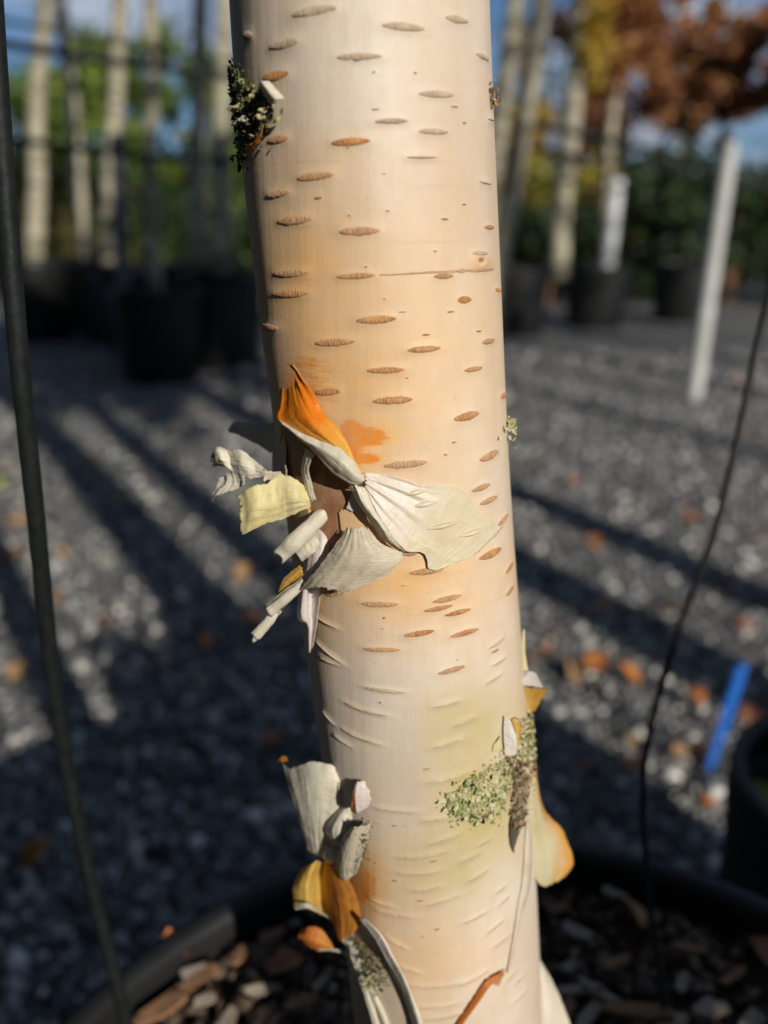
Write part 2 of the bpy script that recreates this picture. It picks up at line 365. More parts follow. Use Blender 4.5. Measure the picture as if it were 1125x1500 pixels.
def hit(px, py):                # first trunk surface point along the pixel's ray; clamps to the silhouette
    d = ray(px, py); o = np.array((0, 0, CAMH)); _, t = axis_hit(px, py); z = o[2] + d[2] * t
    for _ in range(8):
        x, y, r = cz(z); a = d[0] ** 2 + d[1] ** 2; b = -2 * (d[0] * x + d[1] * y); c = x * x + y * y - r * r
        q = max(b * b - 4 * a * c, 0); t = (-b - math.sqrt(q)) / 2 / a; z = o[2] + d[2] * t
    P = o + d * t
    return P, math.atan2(P[1] - y, P[0] - x), z
def surf(th, z, off=0.0):
    x, y, r = cz(z); return np.stack([x + (r + off) * np.cos(th), y + (r + off) * np.sin(th), np.asarray(z) + 0 * np.asarray(th)], -1)
def inpoly(X, Y, poly):
    ins = np.zeros(np.shape(X), bool); m = len(poly)
    for i in range(m):
        x0, y0 = poly[i]; x1, y1 = poly[(i + 1) % m]
        if y0 == y1: continue
        ins ^= ((y0 > Y) != (y1 > Y)) & (X < (x1 - x0) * (Y - y0) / (y1 - y0) + x0)
    return ins

# lenticels as (x0, y0, x1, y1, height, kind) in photo pixels
def c3(cx, cy, ln, h, dy=0, k='b'):
    s = 2.744; return (330 + (cx - ln / 2) / s, (cy + dy / 2) / s, 330 + (cx + ln / 2) / s, (cy - dy / 2) / s, h / s, k)
LE = [c3(360, 48, 190, 34, 34, 'g'), c3(715, 110, 185, 32, -16, 'g'), c3(928, 80, 95, 28, -20, 'g'), c3(540, 230, 190, 28, 6, 'g'), c3(240, 178, 130, 36, 28, 'g'),
      c3(205, 305, 110, 38, 24, 'b'), c3(88, 143, 45, 34, 10, 'g'), c3(1028, 230, 50, 22, -26, 'g'), c3(847, 380, 150, 28, -6, 'g'), c3(668, 488, 140, 22, 4, 'g'),
      c3(836, 530, 125, 24, -4, 'g'), c3(788, 632, 128, 20, 0, 'p'), c3(505, 572, 165, 32, 12), c3(213, 560, 90, 34, 16), c3(365, 710, 160, 32, 18), c3(213, 778, 100, 34, 18),
      c3(1062, 480, 25, 22, -6, 'p'), c3(1042, 735, 48, 22, -10, 'p'), c3(280, 886, 150, 36, 14), c3(540, 930, 172, 34, 6), c3(1058, 913, 40, 18, 0), c3(1020, 1018, 60, 16, 0, 'g'),
      c3(265, 1098, 145, 34, 6), c3(525, 1109, 165, 26, 8), c3(875, 1110, 85, 22, 2), c3(265, 1180, 150, 32, 4), c3(960, 1205, 60, 30, 4), c3(1095, 1165, 20, 18, 0)]
LE += [(520, 470, 582, 466, 12, 'b'), (384, 478, 411, 481, 12, 'b'), (460, 503, 522, 500, 11, 'b'), (595, 513, 645, 509, 10, 'b'), (705, 502, 725, 498, 9, 'b'), (536, 543, 594, 541, 10, 'b'),
       (678, 543, 706, 538, 8, 'b'), (544, 588, 606, 584, 12, 'b'), (462, 575, 500, 573, 11, 'b'), (662, 614, 701, 604, 13, 'b'), (733, 582, 741, 577, 9, 'b'), (560, 683, 627, 676, 12, 'b'),
       (699, 674, 730, 660, 12, 'b'), (688, 719, 716, 708, 9, 'b'), (700, 738, 727, 726, 9, 'b'), (726, 770, 743, 752, 8, 'b'), (699, 818, 733, 802, 13, 'b'), (588, 812, 614, 809, 9, 'b'),
       (598, 840, 652, 832, 11, 'b'), (738, 840, 750, 822, 7, 'b'), (739, 872, 750, 858, 7, 'b'), (529, 883, 586, 885, 9, 'b'), (632, 882, 677, 871, 9, 'b'), (620, 895, 664, 886, 8, 'b'),
       (650, 902, 690, 891, 8, 'b'), (590, 931, 638, 923, 9, 'b'), (658, 933, 701, 920, 9, 'b'), (531, 949, 589, 951, 8, 'b'), (640, 987, 682, 975, 9, 'b'), (714, 950, 737, 933, 8, 'p'),
       (719, 976, 740, 962, 6, 'p'), (710, 1002, 735, 986, 6, 'p'), (478, 870, 508, 866, 11, 'b'), (462, 900, 496, 920, 6, 'p'), (462, 935, 505, 973, 5, 'p'), (470, 962, 500, 975, 4, 'p'),
       (532, 1005, 596, 1014, 6, 'g'), (504, 1028, 572, 1049, 6, 'g'), (634, 1036, 676, 1026, 8, 'p'), (664, 1064, 700, 1048, 9, 'p'), (632, 1095, 680, 1081, 8, 'p'), (500, 1066, 562, 1091, 5, 'g'),
       (490, 1075, 516, 1093, 5, 'p'), (474, 1040, 492, 1062, 5, 'p'), (620, 1146, 692, 1128, 9, 'p'), (546, 1180, 612, 1188, 6, 'p'), (618, 1202, 662, 1196, 8, 'p'), (626, 1237, 674, 1220, 7, 'p'),
       (580, 1255, 654, 1246, 6, 'p'), (672, 1264, 706, 1246, 8, 'p'), (580, 1277, 646, 1274, 7, 'p'), (684, 1292, 716, 1272, 7, 'p'), (602, 1304, 648, 1297, 6, 'p'), (622, 1326, 674, 1310, 6, 'p'),
       (678, 1352, 717, 1332, 5, 'p'), (711, 1368, 738, 1347, 5, 'p'), (722, 1388, 748, 1367, 5, 'p'), (724, 1310, 742, 1296, 5, 'p'), (728, 1328, 746, 1312, 5, 'p'), (540, 1312, 578, 1328, 5, 'p'),
       (548, 1330, 610, 1342, 6, 'p'), (566, 1372, 598, 1389, 5, 'p'), (582, 1412, 618, 1424, 5, 'p'), (588, 1438, 678, 1437, 6, 'p'), (668, 1443, 716, 1420, 6, 'p'), (604, 1472, 674, 1467, 5, 'p'),
       (620, 1492, 682, 1480, 5, 'p'), (752, 1443, 768, 1428, 4, 'p'), (750, 1470, 772, 1448, 4, 'p'), (698, 1240, 720, 1228, 5, 'p'), (740, 1440, 756, 1420, 4, 'p')]
for q in range(70):      # small dots and short dashes between the big ones
    x, y = random.uniform(400, 740), random.uniform(10, 1380); ln = random.choice((4, 5, 6, 8, 12)); f_ = ED[0]
    if x < 415 + .085 * y or x > 712 + .045 * y: continue
    if 500 < y < 870 and x < 560: continue
    if 690 < y < 845 or (1040 < y < 1260 and x > 640): continue
    LE.append((x - ln / 2, y, x + ln / 2, y - ln * (x - 590) / 150 * (y - 380) / 1100, random.uniform(1.6, 3.4), random.choice('bgpp')))
LP = []
for (x0, y0, x1, y1, h, k) in LE:
    _, ta, za = hit(x0, y0); _, tb, zb = hit(x1, y1); Pm, tm, zm = hit((x0 + x1) / 2, (y0 + y1) / 2)
    dep = project(Pm)[2]; LP.append((ta, za, tb, zb, h / FPX * dep / 2, k))

# trunk mesh: fine where the photograph sees it, coarser above, below and behind
th = np.concatenate([np.radians(np.linspace(-186, 6, 330)), np.radians(np.linspace(6, 174, 60))[1:-1]])
zz = np.concatenate([np.linspace(.40, .53, 40)[:-1], np.linspace(.53, .985, 640), np.linspace(.985, 1.4, 40)[1:], np.linspace(1.4, 4.6, 40)[1:]])
TH, ZZ = np.meshgrid(th, zz)
off = np.zeros_like(TH)
# gentle fluting (several incommensurate waves) and long undulations
off += .00016 * np.sin(5 * TH + 38 * ZZ) + .00024 * np.sin(4 * TH + 21 * ZZ + 1) + .00008 * np.sin(13 * TH - 33 * ZZ + 1.2)
Rm = .0425
for (ta, za, tb, zb, hh, k) in LP:      # each lenticel swells the bark round it
    tm, zm = (ta + tb) / 2, (za + zb) / 2; hl = max(abs(tb - ta) / 2, .03) * Rm
    sl_ = (zb - za) / (tb - ta) if abs(tb - ta) > 1e-4 else 0
    i0, i1 = np.searchsorted(zz, [zm - .012, zm + .012])
    t_, z_ = TH[i0:i1], ZZ[i0:i1]
    u = (t_ - tm) * Rm / (hl * 1.12); v = (z_ - zm - sl_ * (t_ - tm)) / (hh * 1.5)
    off[i0:i1] += (.00045 if k != 'p' else .0005) * min(1, hl / .005) * np.exp(-(u ** 4)) * np.exp(-v ** 2)
P = surf(TH, ZZ, off)
PX, PY, _ = project(P)
front = np.sin(TH - math.atan2(-1, -.05) + math.pi / 2) > -.35
def gs(cx, cy, sx, sy, rot=0):
    dx, dy = PX - cx, PY - cy; c, s = math.cos(rot), math.sin(rot); a = (dx * c + dy * s) / sx; b = (-dx * s + dy * c) / sy
    return np.exp(-(a * a + b * b)) * front
tint = np.zeros(TH.shape + (4,), np.float32); tint[..., 3] = 1
tint[..., 0] = np.clip(.85 * gs(480, 630, 170, 230) + .3 * gs(650, 500, 160, 170) + .3 * gs(430, 330, 60, 120) + .22 * gs(430, 470, 80, 150) + .5 * gs(440, 555, 55, 42) + .7 * gs(600, 850, 150, 90) + .3 * gs(440, 380, 110, 90) + .25 * gs(470, 230, 90, 60)
    + 1.15 * gs(532, 1300, 26, 48) + .6 * gs(545, 1290, 60, 60) + 1.9 * gs(528, 640, 34, 12) + 1.9 * gs(512, 655, 12, 28) + 1.5 * gs(535, 672, 22, 7) + .4 * gs(640, 1400, 110, 60) + .35 * gs(760, 1050, 20, 40), 0, 2)
tint[..., 1] = np.clip(.75 * gs(690, 1060, 75, 60) + .7 * gs(650, 1270, 70, 60) + .6 * gs(720, 1210, 50, 60) + .8 * gs(700, 1165, 48, 44) + .35 * gs(620, 1150, 90, 80) + .7 * gs(365, 150, 30, 50), 0, 1)
inner = inpoly(PX, PY, [(411, 616), (440, 640), (470, 655), (512, 700), (519, 722), (512, 742), (496, 750), (500, 785), (503, 800), (484, 812), (472, 800), (455, 760), (446, 712), (420, 700), (408, 660)]) & front  # brown inner bark, with the flap's cast shadow painted into the patch
slit = inpoly(PX, PY, [(665, 1502), (710, 1435), (735, 1421), (741, 1420), (732, 1447), (721, 1441), (707, 1463), (676, 1502)]) & front
tint[..., 2] = np.where(inner, .75, 0) + np.where(slit, 1.0, 0)
off -= np.where(inner | slit, .0007, 0)
off += .0016 * gs(703, 382, 14, 12) - .0014 * gs(702, 382, 5, 4); tint[..., 2] += .9 * gs(702, 381, 5, 4); tint[..., 0] += .8 * gs(703, 384, 16, 10)
P = surf(TH, ZZ, off)
nr, nc = TH.shape
I = np.arange(nr * nc).reshape(nr, nc); J = np.roll(I, -1, 1)
F = np.stack([I[:-1], J[:-1], J[1:], I[1:]], -1).reshape(-1, 4)
bx, by, _ = cz(.43)
birch = empty('birch_tree', (bx, by, .43))
tag(birch, 'pale birch trunk with peeling papery bark, growing in the large black pot', 'tree')
trunk = obj('trunk', P.reshape(-1, 3), F, M['bark'], birch)
ca = trunk.data.color_attributes.new('tint', 'FLOAT_COLOR', 'POINT'); ca.data.foreach_set('color', tint.ravel())
def bark_off(t_, z_):
    t_ = np.where(t_ > math.radians(6), t_ - 2 * math.pi, t_); iz = np.clip(np.interp(z_, zz, np.arange(len(zz))).round().astype(int), 0, len(zz) - 1)
    it = np.clip(np.interp(t_, th[:330], np.arange(330)).round().astype(int), 0, 329); return off[iz, it]
lm = {'b': M['lent_brown'], 'g': M['lent_grey'], 'p': M['lent_pale']}
def uvset(me, UV):
    l = me.uv_layers.new(name='UVMap'); vi = np.empty(len(me.loops), np.int32); me.loops.foreach_get('vertex_index', vi)
    l.data.foreach_set('uv', np.asarray(UV, np.float32)[vi].ravel())
for (ta, za, tb, zb, hh, k) in LP:
    nu, nv = 21, 7
    u = np.linspace(-1, 1, nu); v = np.linspace(-1, 1, nv); U, Vv = np.meshgrid(u, v)
    jit = 1 + .06 * rng.standard_normal(nu)
    env = ((1 - np.abs(U) ** 2.2) ** .8) * jit[None].clip(.7, 1.3) + .02
    t_ = (ta + tb) / 2 + U * (tb - ta) / 2; z_ = (za + zb) / 2 + U * (zb - za) / 2 + Vv * hh * env * (1.12 if k != 'p' else .55)
    o_ = bark_off(t_, z_) + .00016 + .00022 * (1 - Vv ** 2) * (1 - U ** 2) - .0004 * (np.abs(Vv) > .99) - .0004 * (np.abs(U) > .99)
    V = surf(t_, z_, o_).reshape(-1, 3); I = np.arange(nu * nv).reshape(nv, nu)
    F = np.stack([I[:-1, :-1], I[:-1, 1:], I[1:, 1:], I[1:, :-1]], -1).reshape(-1, 4)
    if tb < ta: F = F[:, ::-1]
    lo = obj('lenticel', V, F, lm[k], trunk)
    uvset(lo.data, np.stack([(U.ravel() + 1) / 2 + rng.uniform(0, 9), (Vv.ravel() + 1) / 2], 1))

nu = 60; V = []; F = []
for i in range(nu):
    u = i / (nu - 1); x = 556 + 168 * u; y = 402.5 - 7.5 * u + 1.6 * nz(x * .05, 3.3, 0); hw_ = (.5 + 4.2 * u ** 1.5 * (1 - u) ** .35) * (1 + .7 * nz(x * .11, 8.1, 0))
    for sg in (-1, 1): _, t_, z_ = hit(x, y + sg * max(hw_, .25)); V.append(surf(np.array(t_), np.array(z_), bark_off(np.array(t_), np.array(z_)) + .00022))
    if i: F.append((2 * i - 2, 2 * i - 1, 2 * i + 1, 2 * i))
o = obj('bark_crack', V, F, M['lent_brown'], trunk); uvset(o.data, [(q * .02, q % 2) for q in range(len(V))])
# ------------------------------------------------------------------ peeling bark
def cp(c):
    """control point: (px, py, d mm in front of the trunk's axis plane) or (px, py, 's', mm above the bark)"""
    if c[2] == 's':
        Pq, t, z = hit(c[0], c[1]); return surf(t, z, c[3] / 1000)
    _, dep = axis_hit(c[0], c[1]); rd = ray(c[0], c[1]); return at(c[0], c[1], dep - c[2] / 1000 / (rd[1] - K * rd[2]))
def sheet(name, rows, mats, nu=26, nv=26, wr=.5, wf=90, edge=.05, thick=.14, parent=None, ridges=None, label=None, seed=0):
    """rows of control points -> smooth sheet with ragged edges, wrinkles and thickness; mats = (side towards the viewer, far side)"""
    nu, nv = int(nu * 1.35), int(nv * 1.35)
    G = np.array([[cp(c) for c in r] for r in rows])          # v, u, 3
    def ev(n_v, n_u): return np.swapaxes(catmull(np.swapaxes(catmull(G, n_v), 0, 1), n_u), 0, 1)
    big = ev(121, 121)
    s = seed + len(sheets) * 7.3; sheets.append(name)
    U = np.zeros((nv, nu)); W = np.zeros((nv, nu))
    for j in range(nv):
        for i in range(nu):
            u, v = i / (nu - 1), j / (nv - 1)
            a = edge * abs(nz(v * 3.7, s, 1.1) + .45 * nz(v * 11.3, s, 2.7) + .4 * nz(v * 27.7, s, 2.7)); b = 1 - edge * abs(nz(v * 3.7, s, 5.1) + .45 * nz(v * 11.3, s, 7.7) + .4 * nz(v * 27.7, s, 7.7))
            c = edge * abs(nz(u * 3.7, s, 9.1) + .45 * nz(u * 11.3, s, 4.7) + .4 * nz(u * 27.7, s, 4.7)); e = 1 - edge * abs(nz(u * 3.7, s, 3.3) + .45 * nz(u * 11.3, s, 6.6) + .4 * nz(u * 27.7, s, 6.6))
            U[j, i] = a + (b - a) * u; W[j, i] = c + (e - c) * v
    fu, fv = U * 120, W * 120; iu = np.minimum(fu.astype(int), 119); iv = np.minimum(fv.astype(int), 119); su = (fu - iu)[..., None]; sv = (fv - iv)[..., None]
    Q = (big[iv, iu] * (1 - su) + big[iv, iu + 1] * su) * (1 - sv) + (big[iv + 1, iu] * (1 - su) + big[iv + 1, iu + 1] * su) * sv
    def normals(Q):
        a = np.gradient(Q, axis=1); b = np.gradient(Q, axis=0); n_ = np.cross(a, b); l = np.linalg.norm(n_, axis=2, keepdims=True); n_ = n_ / np.maximum(l, 1e-12)
        return n_
    n_ = normals(Q)
    tocam = np.array((0, 0, CAMH)) - Q.reshape(-1, 3).mean(0)
    flip = (n_.reshape(-1, 3) @ tocam).mean() < 0
    if flip: n_ = -n_
    D = np.zeros((nv, nu))
    for j in range(nv):
        for i in range(nu):
            q = Q[j, i] * wf
            a1 = 1 - 2.6 * abs(nz(q[0] * 1.1 + s, q[1] * 1.1, q[2] * 1.1)); uu, ww = U[j, i], W[j, i]
            an = nz(uu * 8 + s, ww * 1.7 + uu, s) + .5 * nz(uu * 19, ww * 2.6 + s, s); bn = nz(uu * 1.6, ww * 8 + s, s * 1.7)
            D[j, i] = wr * (.6 * nz(q[0] * .8 + s, q[1] * .8, q[2] * .8) + .55 * an + .3 * bn + .16 * a1 + .07 * nz(q[0] * 6.1, q[1] * 6.1 + s, q[2] * 6.1)) / 1000
    if ridges is not None: D += ridges(U, W) / 1000
    Q = Q + n_ * D[..., None]
    n_ = normals(Q); n_ = -n_ if flip else n_
    A = (Q + n_ * thick / 2000).reshape(-1, 3); B = (Q - n_ * thick / 2000).reshape(-1, 3)
    I = np.arange(nu * nv).reshape(nv, nu); m = nu * nv
    F = np.stack([I[:-1, :-1], I[:-1, 1:], I[1:, 1:], I[1:, :-1]], -1).reshape(-1, 4)
    if flip: F = F[:, ::-1]
    ring = np.concatenate([I[0], I[1:, -1], I[-1, -2::-1], I[-2:0:-1, 0]]); rn = np.roll(ring, -1)
    S = np.stack([ring, rn, rn + m, ring + m], -1)
    if not flip: S = S[:, ::-1]
    FF = np.concatenate([F, (F + m)[:, ::-1], S]); mi = [0] * len(F) + [1] * len(F) + [1] * len(S)
    o = obj(name, np.concatenate([A, B]), FF, list(mats), parent or birch, mi=mi)
    uv = np.stack([U.ravel(), W.ravel()], 1); uvset(o.data, np.concatenate([uv, uv]))
    if label: o['label'] = label
    return o
sheets = []
def roll(name, path, rad, mats, turns=1.35, nu=34, nv=20, start=0., grow=.42, parent=None, wr=.12):
    """a rolled-up sheet: spiral section swept along a path of control points; rad in mm"""
    Pth = catmull(np.array([cp(c) for c in path]), nv); R = np.interp(np.linspace(0, 1, nv), np.linspace(0, 1, len(rad)), rad) / 1000
    T = np.gradient(Pth, axis=0); T /= np.linalg.norm(T, axis=1, keepdims=True)
    A = np.cross(T, (0.2, -1, .1)); A /= np.linalg.norm(A, axis=1, keepdims=True); B = np.cross(T, A)
    s = len(sheets) * 3.7; sheets.append(name)
    V = []; UV = []
    for lay in (0, 1):
        for j in range(nv):
            for i in range(nu):
                u = i / (nu - 1); a = start + u * turns * 2 * math.pi; r = R[j] * (1 - grow * u) * (1 + .16 * nz(j * .22, s, 3.1)) + wr / 1000 * (nz(j * .35, u * 6, s) + 1.2 * nz(j * .1, u * 14, s) + 1.6 * (.5 - abs(nz(j * .3, u * 5, s + 4)))) - lay * .00025
                e = .0042 * nz(u * 4, s, 1.0) * max(0, 1 - j / 4) + .0042 * nz(u * 4, s, 9.0) * max(0, 1 - (nv - 1 - j) / 4)
                V.append(Pth[j] + r * (math.cos(a) * A[j] + .82 * math.sin(a) * B[j]) + T[j] * e); UV.append((j / (nv - 1), u))
    I = np.arange(nu * nv).reshape(nv, nu); m = nu * nv
    F = np.stack([I[:-1, :-1], I[:-1, 1:], I[1:, 1:], I[1:, :-1]], -1).reshape(-1, 4)
    ring = np.concatenate([I[0], I[1:, -1], I[-1, -2::-1], I[-2:0:-1, 0]]); rn = np.roll(ring, -1)
    FF = np.concatenate([F, (F + m)[:, ::-1], np.stack([ring, rn, rn + m, ring + m], -1)[:, ::-1]])
    o = obj(name, V, FF, list(mats), parent or birch, mi=[0] * len(F) + [1] * len(F) + [1] * len(ring)); uvset(o.data, UV)
    return o
def flakes(name, poly, n, size, mt, lift=(.2, 2.2), parent=None, silh=0):
    """crusty growth: many small bent flakes on the bark inside an outline"""
    X = np.array([p_[0] for p_ in poly]); Yv = np.array([p_[1] for p_ in poly]); V = []; F = []; k = 0
    while k < n:
        x, y = rng.uniform(X.min(), X.max()), rng.uniform(Yv.min(), Yv.max())
        if not inpoly(np.array([x]), np.array([y]), poly)[0]: continue
        if k % 4 == 0: x, y = x + rng.normal(0, 9), y + rng.normal(0, 9)
        Pq, t, z = hit(x, y); l = rng.uniform(*lift) / 1000; nrm = np.array((math.cos(t), math.sin(t), 0)); tg = np.array((-math.sin(t), math.cos(t), 0)); up = np.array((0, 0, 1.))
        c = surf(t, z, l); s_ = rng.uniform(*size) / 1000
        a = rng.uniform(0, 2 * math.pi); e1 = math.cos(a) * tg + math.sin(a) * up; e2 = -math.sin(a) * tg + math.cos(a) * up
        e1 = e1 + nrm * rng.normal(0, .6); e2 = e2 + nrm * rng.normal(0, .6)
        b = len(V); m = 6
        V.append(c + nrm * s_ * rng.uniform(.1, .7))
        for q in range(m):
            an = 2 * math.pi * q / m; rr = s_ * rng.uniform(.55, 1.15); V.append(c + rr * (math.cos(an) * e1 + math.sin(an) * e2 * .7) + nrm * rng.normal(0, .25) * s_)
        for q in range(m): F.append((b, b + 1 + q, b + 1 + (q + 1) % m))
        k += 1
    o = obj(name, V, F, mt, parent or birch, smooth=False); o['kind'] = 'stuff'; return o

Gy, Wh = M['grey'], M['white']
# the orange flap and its rolled-under lower edge
oflap = sheet('bark_flap', [
    [(429, 532, 's', .4), (421, 538, 26), (412, 546, 24)],
    [(440, 547, 's', .4), (428, 556, 29), (413, 567, 25)],
    [(462, 577, 's', .5), (437, 586, 36), (411, 593, 29)],
    [(479, 606, 's', .6), (447, 609, 41), (406, 614, 32)],
    [(499, 628, 's', .8), (467, 632, 44), (433, 630, 38)],
    [(512, 654, 's', 1.), (490, 650, 46), (464, 643, 43)],
    [(525, 679, 's', 1.4), (513, 670, 47), (493, 657, 46)],
    [(537, 702, 's', 2.), (533, 697, 46), (527, 690, 46)]], (M['orange'], Gy), nu=30, nv=44, wr=.9, wf=110, edge=.05, label='orange inner face of a flap torn off the trunk')
sheet('rolled_edge', [
    [(405, 613, 32), (441, 633, 39), (468, 643, 43), (492, 652, 46), (513, 671, 47), (535, 698, 46)],
    [(410, 618, 35), (441, 641, 42), (467, 656, 46), (493, 674, 49), (513, 691, 50), (533, 706, 47)],
    [(411, 620, 31), (436, 641, 38), (456, 657, 42), (486, 690, 45), (510, 707, 46), (529, 710, 46)]], (Gy, M['yellow']), nu=46, nv=18, wr=.5, edge=.04, parent=oflap)
# fan-shaped white sheet, wrinkled from its apex
sheet('bark_sheet', [
    [(536, 689, 's', 2.0), (537, 696, 's', 3.2), (538, 704, 's', 3.4), (538, 711, 's', 3.0)],
    [(577, 697, 's', .7), (570, 712, 's', 2.2), (562, 728, 's', 3.8), (553, 741, 's', 5.0)],
    [(614, 707, 's', .6), (603, 728, 's', 1.2), (588, 755, 's', 2.4), (572, 773, 's', 4.8)],
    [(645, 709, 's', .5), (632, 742, 's', .8), (612, 778, 's', 1.3), (592, 803, 's', 3.2)],
    [(678, 716, 's', .5), (660, 752, 's', .7), (640, 795, 's', .8), (617, 809, 's', 1.6)],
    [(703, 752, 's', .7), (692, 770, 's', .7), (665, 800, 's', .7), (627, 834, 's', 1.2)],
    [(735, 768, 's', .9), (718, 790, 's', .8), (690, 814, 's', .8), (655, 828, 's', .9)]], (M['fan'], Wh), nu=60, nv=54, wr=.22, edge=.035, thick=.35,
    ridges=lambda U, W: (.75 * np.sin(U * 26 + 1.5 * np.sin(W * 5)) + .35 * np.sin(U * 47 + 2)) * np.clip(1.05 - W * 1.9, 0, 1) * np.clip(W * 6, 0.15, 1) * np.clip(1.3 - U, .2, 1))
for a in ((588, 723, 624, 717, 5), (600, 741, 641, 733, 5), (624, 774, 670, 763, 6), (672, 785, 708, 772, 5)):     # raised lines under the sheet
    Pm, tm, zm = hit((a[0] + a[2]) / 2, (a[1] + a[3]) / 2)
    V, F = tube_geo([surf(*hit(a[0], a[1])[1:], .0008), surf(tm, zm, .0014), surf(*hit(a[2], a[3])[1:], .0008)], [.0003, .0009, .0003], 8, 12)
    o = obj('bark_ridge', V, F, M['fan'], birch); uvset(o.data, [(.5, .5)] * len(V))
sheet('bark_fold', [
    [(513, 707, 's', 2.0), (525, 702, 's', 4.5), (538, 708, 's', 3.6)],
    [(527, 735, 's', 1.2), (540, 732, 's', 6.0), (554, 741, 's', 5.4)],
    [(541, 760, 's', .8), (557, 757, 's', 6.0), (573, 773, 's', 5.2)],
    [(556, 785, 's', .8), (570, 783, 's', 4.5), (584, 791, 's', 4.4)],
    [(576, 800, 's', .8), (585, 800, 's', 2.4), (593, 804, 's', 3.4)]], (Gy, M['yellow']), nu=26, nv=34, wr=.5)
sheet('bark_scrap', [[(516, 722, 's', .6), (524, 728, 's', 1.0), (533, 735, 's', .8)], [(506, 746, 's', .5), (524, 752, 's', .6), (540, 762, 's', .6)]], (Wh, Wh), 16, 14, .3, edge=.12)
sheet('bark_flap', [
    [(515, 768, 's', 3.0), (522, 765, 's', 4.), (532, 763, 's', 4.), (541, 766, 's', 3.)],
    [(502, 790, 's', 5.0), (520, 787, 's', 6.5), (540, 785, 's', 6.), (561, 789, 's', 3.6)],
    [(488, 812, 's', 6.0), (512, 810, 's', 8.0), (547, 806, 's', 7.), (592, 805, 's', 3.6)],
    [(472, 838, 's', 7.0), (500, 832, 's', 8.0), (540, 826, 's', 7.5), (578, 827, 's', 5.)],
    [(460, 857, 's', 8.0), (490, 848, 's', 9.0), (512, 856, 's', 9.0), (545, 845, 's', 7.)]], (M['tan'], Gy), nu=38, nv=34, wr=.7, edge=.07)
# flaps standing out on the left
sheet('bark_flap', [
    [(346, 725, 30), (369, 712, 34), (391, 706, 33), (410, 693, 31), (432, 701, 32), (449, 713, 30)],
    [(349, 752, 33), (372, 745, 36), (393, 742, 35), (412, 735, 34), (434, 730, 35), (456, 733, 31)],
    [(353, 785, 31), (370, 777, 34), (390, 767, 33), (413, 761, 32), (436, 752, 33), (455, 742, 30)]], (M['yellow'], Gy), nu=44, nv=28, wr=1.0, edge=.07, label='pale yellow flap sticking out from the trunk')
sheet('bark_flap', [
    [(310, 664, 8), (318, 654, 14), (335, 659, 15), (353, 659, 19), (372, 673, 20), (391, 688, 24)],
    [(309, 676, 11), (322, 673, 18), (338, 677, 17), (356, 680, 22), (374, 686, 23), (391, 692, 25)],
    [(308, 686, 8), (328, 684, 15), (341, 693, 18), (358, 703, 21), (374, 701, 24), (391, 697, 25)]], (Gy, M['tan']), nu=40, nv=24, wr=1.2, wf=130, edge=.1)
sheet('bark_flap', [
    [(322, 700, 12), (332, 694, 15), (341, 690, 18), (360, 693, 22)],
    [(316, 716, 13), (330, 709, 17), (345, 705, 19), (361, 702, 22)],
    [(306, 741, 12), (318, 728, 16), (340, 719, 19), (361, 709, 22)]], (Gy, M['tan']), nu=30, nv=26, wr=1.1, wf=140, edge=.1)
sheet('bark_strip', [[(386, 688, 22), (398, 690, 22), (412, 690, 22)], [(386, 700, 22), (398, 712, 22), (414, 712, 24)], [(390, 716, 24), (402, 724, 25), (418, 724, 27)]], (M['tan'], M['tan']), 14, 16, .5)
sheet('bark_flap', [
    [(334, 628, -24), (345, 618, -19), (364, 619, -11), (386, 620, -6), (412, 616, 6)],
    [(334, 630, -24), (348, 627, -18), (368, 632, -10), (388, 640, -5), (412, 641, 8)],
    [(336, 633, -24), (350, 638, -18), (371, 648, -11), (390, 660, -6), (412, 668, 8)]], (Gy, Gy), nu=34, nv=20, wr=.7, edge=.06)
sheet('bark_strip', [[(400, 640, 4), (408, 640, 14), (418, 640, 22)], [(398, 680, 6), (408, 682, 16), (420, 684, 24)], [(404, 714, 10), (412, 716, 18), (424, 718, 26)]], (M['tan'], M['brown']), 14, 20, .5)
sheet('bark_strip', [[(449, 655, 37), (455, 658, 40), (463, 664, 41)], [(440, 684, 31), (446, 686, 35), (453, 684, 37)], [(444, 708, 30), (449, 707, 33), (456, 703, 34)], [(454, 739, 30), (458, 737, 32), (464, 733, 33)]], (Gy, M['tan']), 12, 26, .4, edge=.06)
roll('bark_roll', [(409, 816, 35), (438, 789, 37), (474, 754, 35)], (3.3, 3.4, 3.2), (Gy, M['tan']), 1.4, start=1.)
sheet('bark_strip', [[(430, 804, 33), (446, 792, 34), (462, 778, 33)], [(437, 816, 35), (452, 804, 36), (467, 790, 35)], [(441, 824, 33), (457, 812, 35), (470, 799, 34)]], (Gy, M['tan']), 22, 18, .5, edge=.08)
sheet('bark_flap', [
    [(440, 790, 26), (452, 776, 29), (466, 768, 31), (480, 764, 31)],
    [(442, 820, 28), (455, 804, 33), (470, 796, 35), (484, 790, 34)],
    [(441, 845, 29), (452, 838, 34), (465, 832, 36), (479, 823, 35)],
    [(437, 872, 29), (447, 868, 33), (458, 863, 30), (474, 852, 35)],
    [(436, 906, 30), (446, 902, 33), (456, 895, 30), (468, 885, 34)],
    [(449, 917, 30), (453, 917, 32), (457, 916, 30), (464, 912, 33)],
    [(453, 957, 31), (454, 957, 31.5), (455, 956, 31), (458, 950, 32)]], (M['lilac'], Gy), nu=26, nv=40, wr=.45, edge=.05)
roll('bark_roll', [(447, 852, 33), (420, 874, 32), (394, 896, 30)], (1.9, 2.3, 2.6), (Gy, M['tan']), 1.5, start=.5)
roll('bark_roll', [(404, 896, 30), (392, 911, 29), (373, 932, 28)], (1.8, 2.1, 2.4), (Gy, M['tan']), 1.5, start=2.)
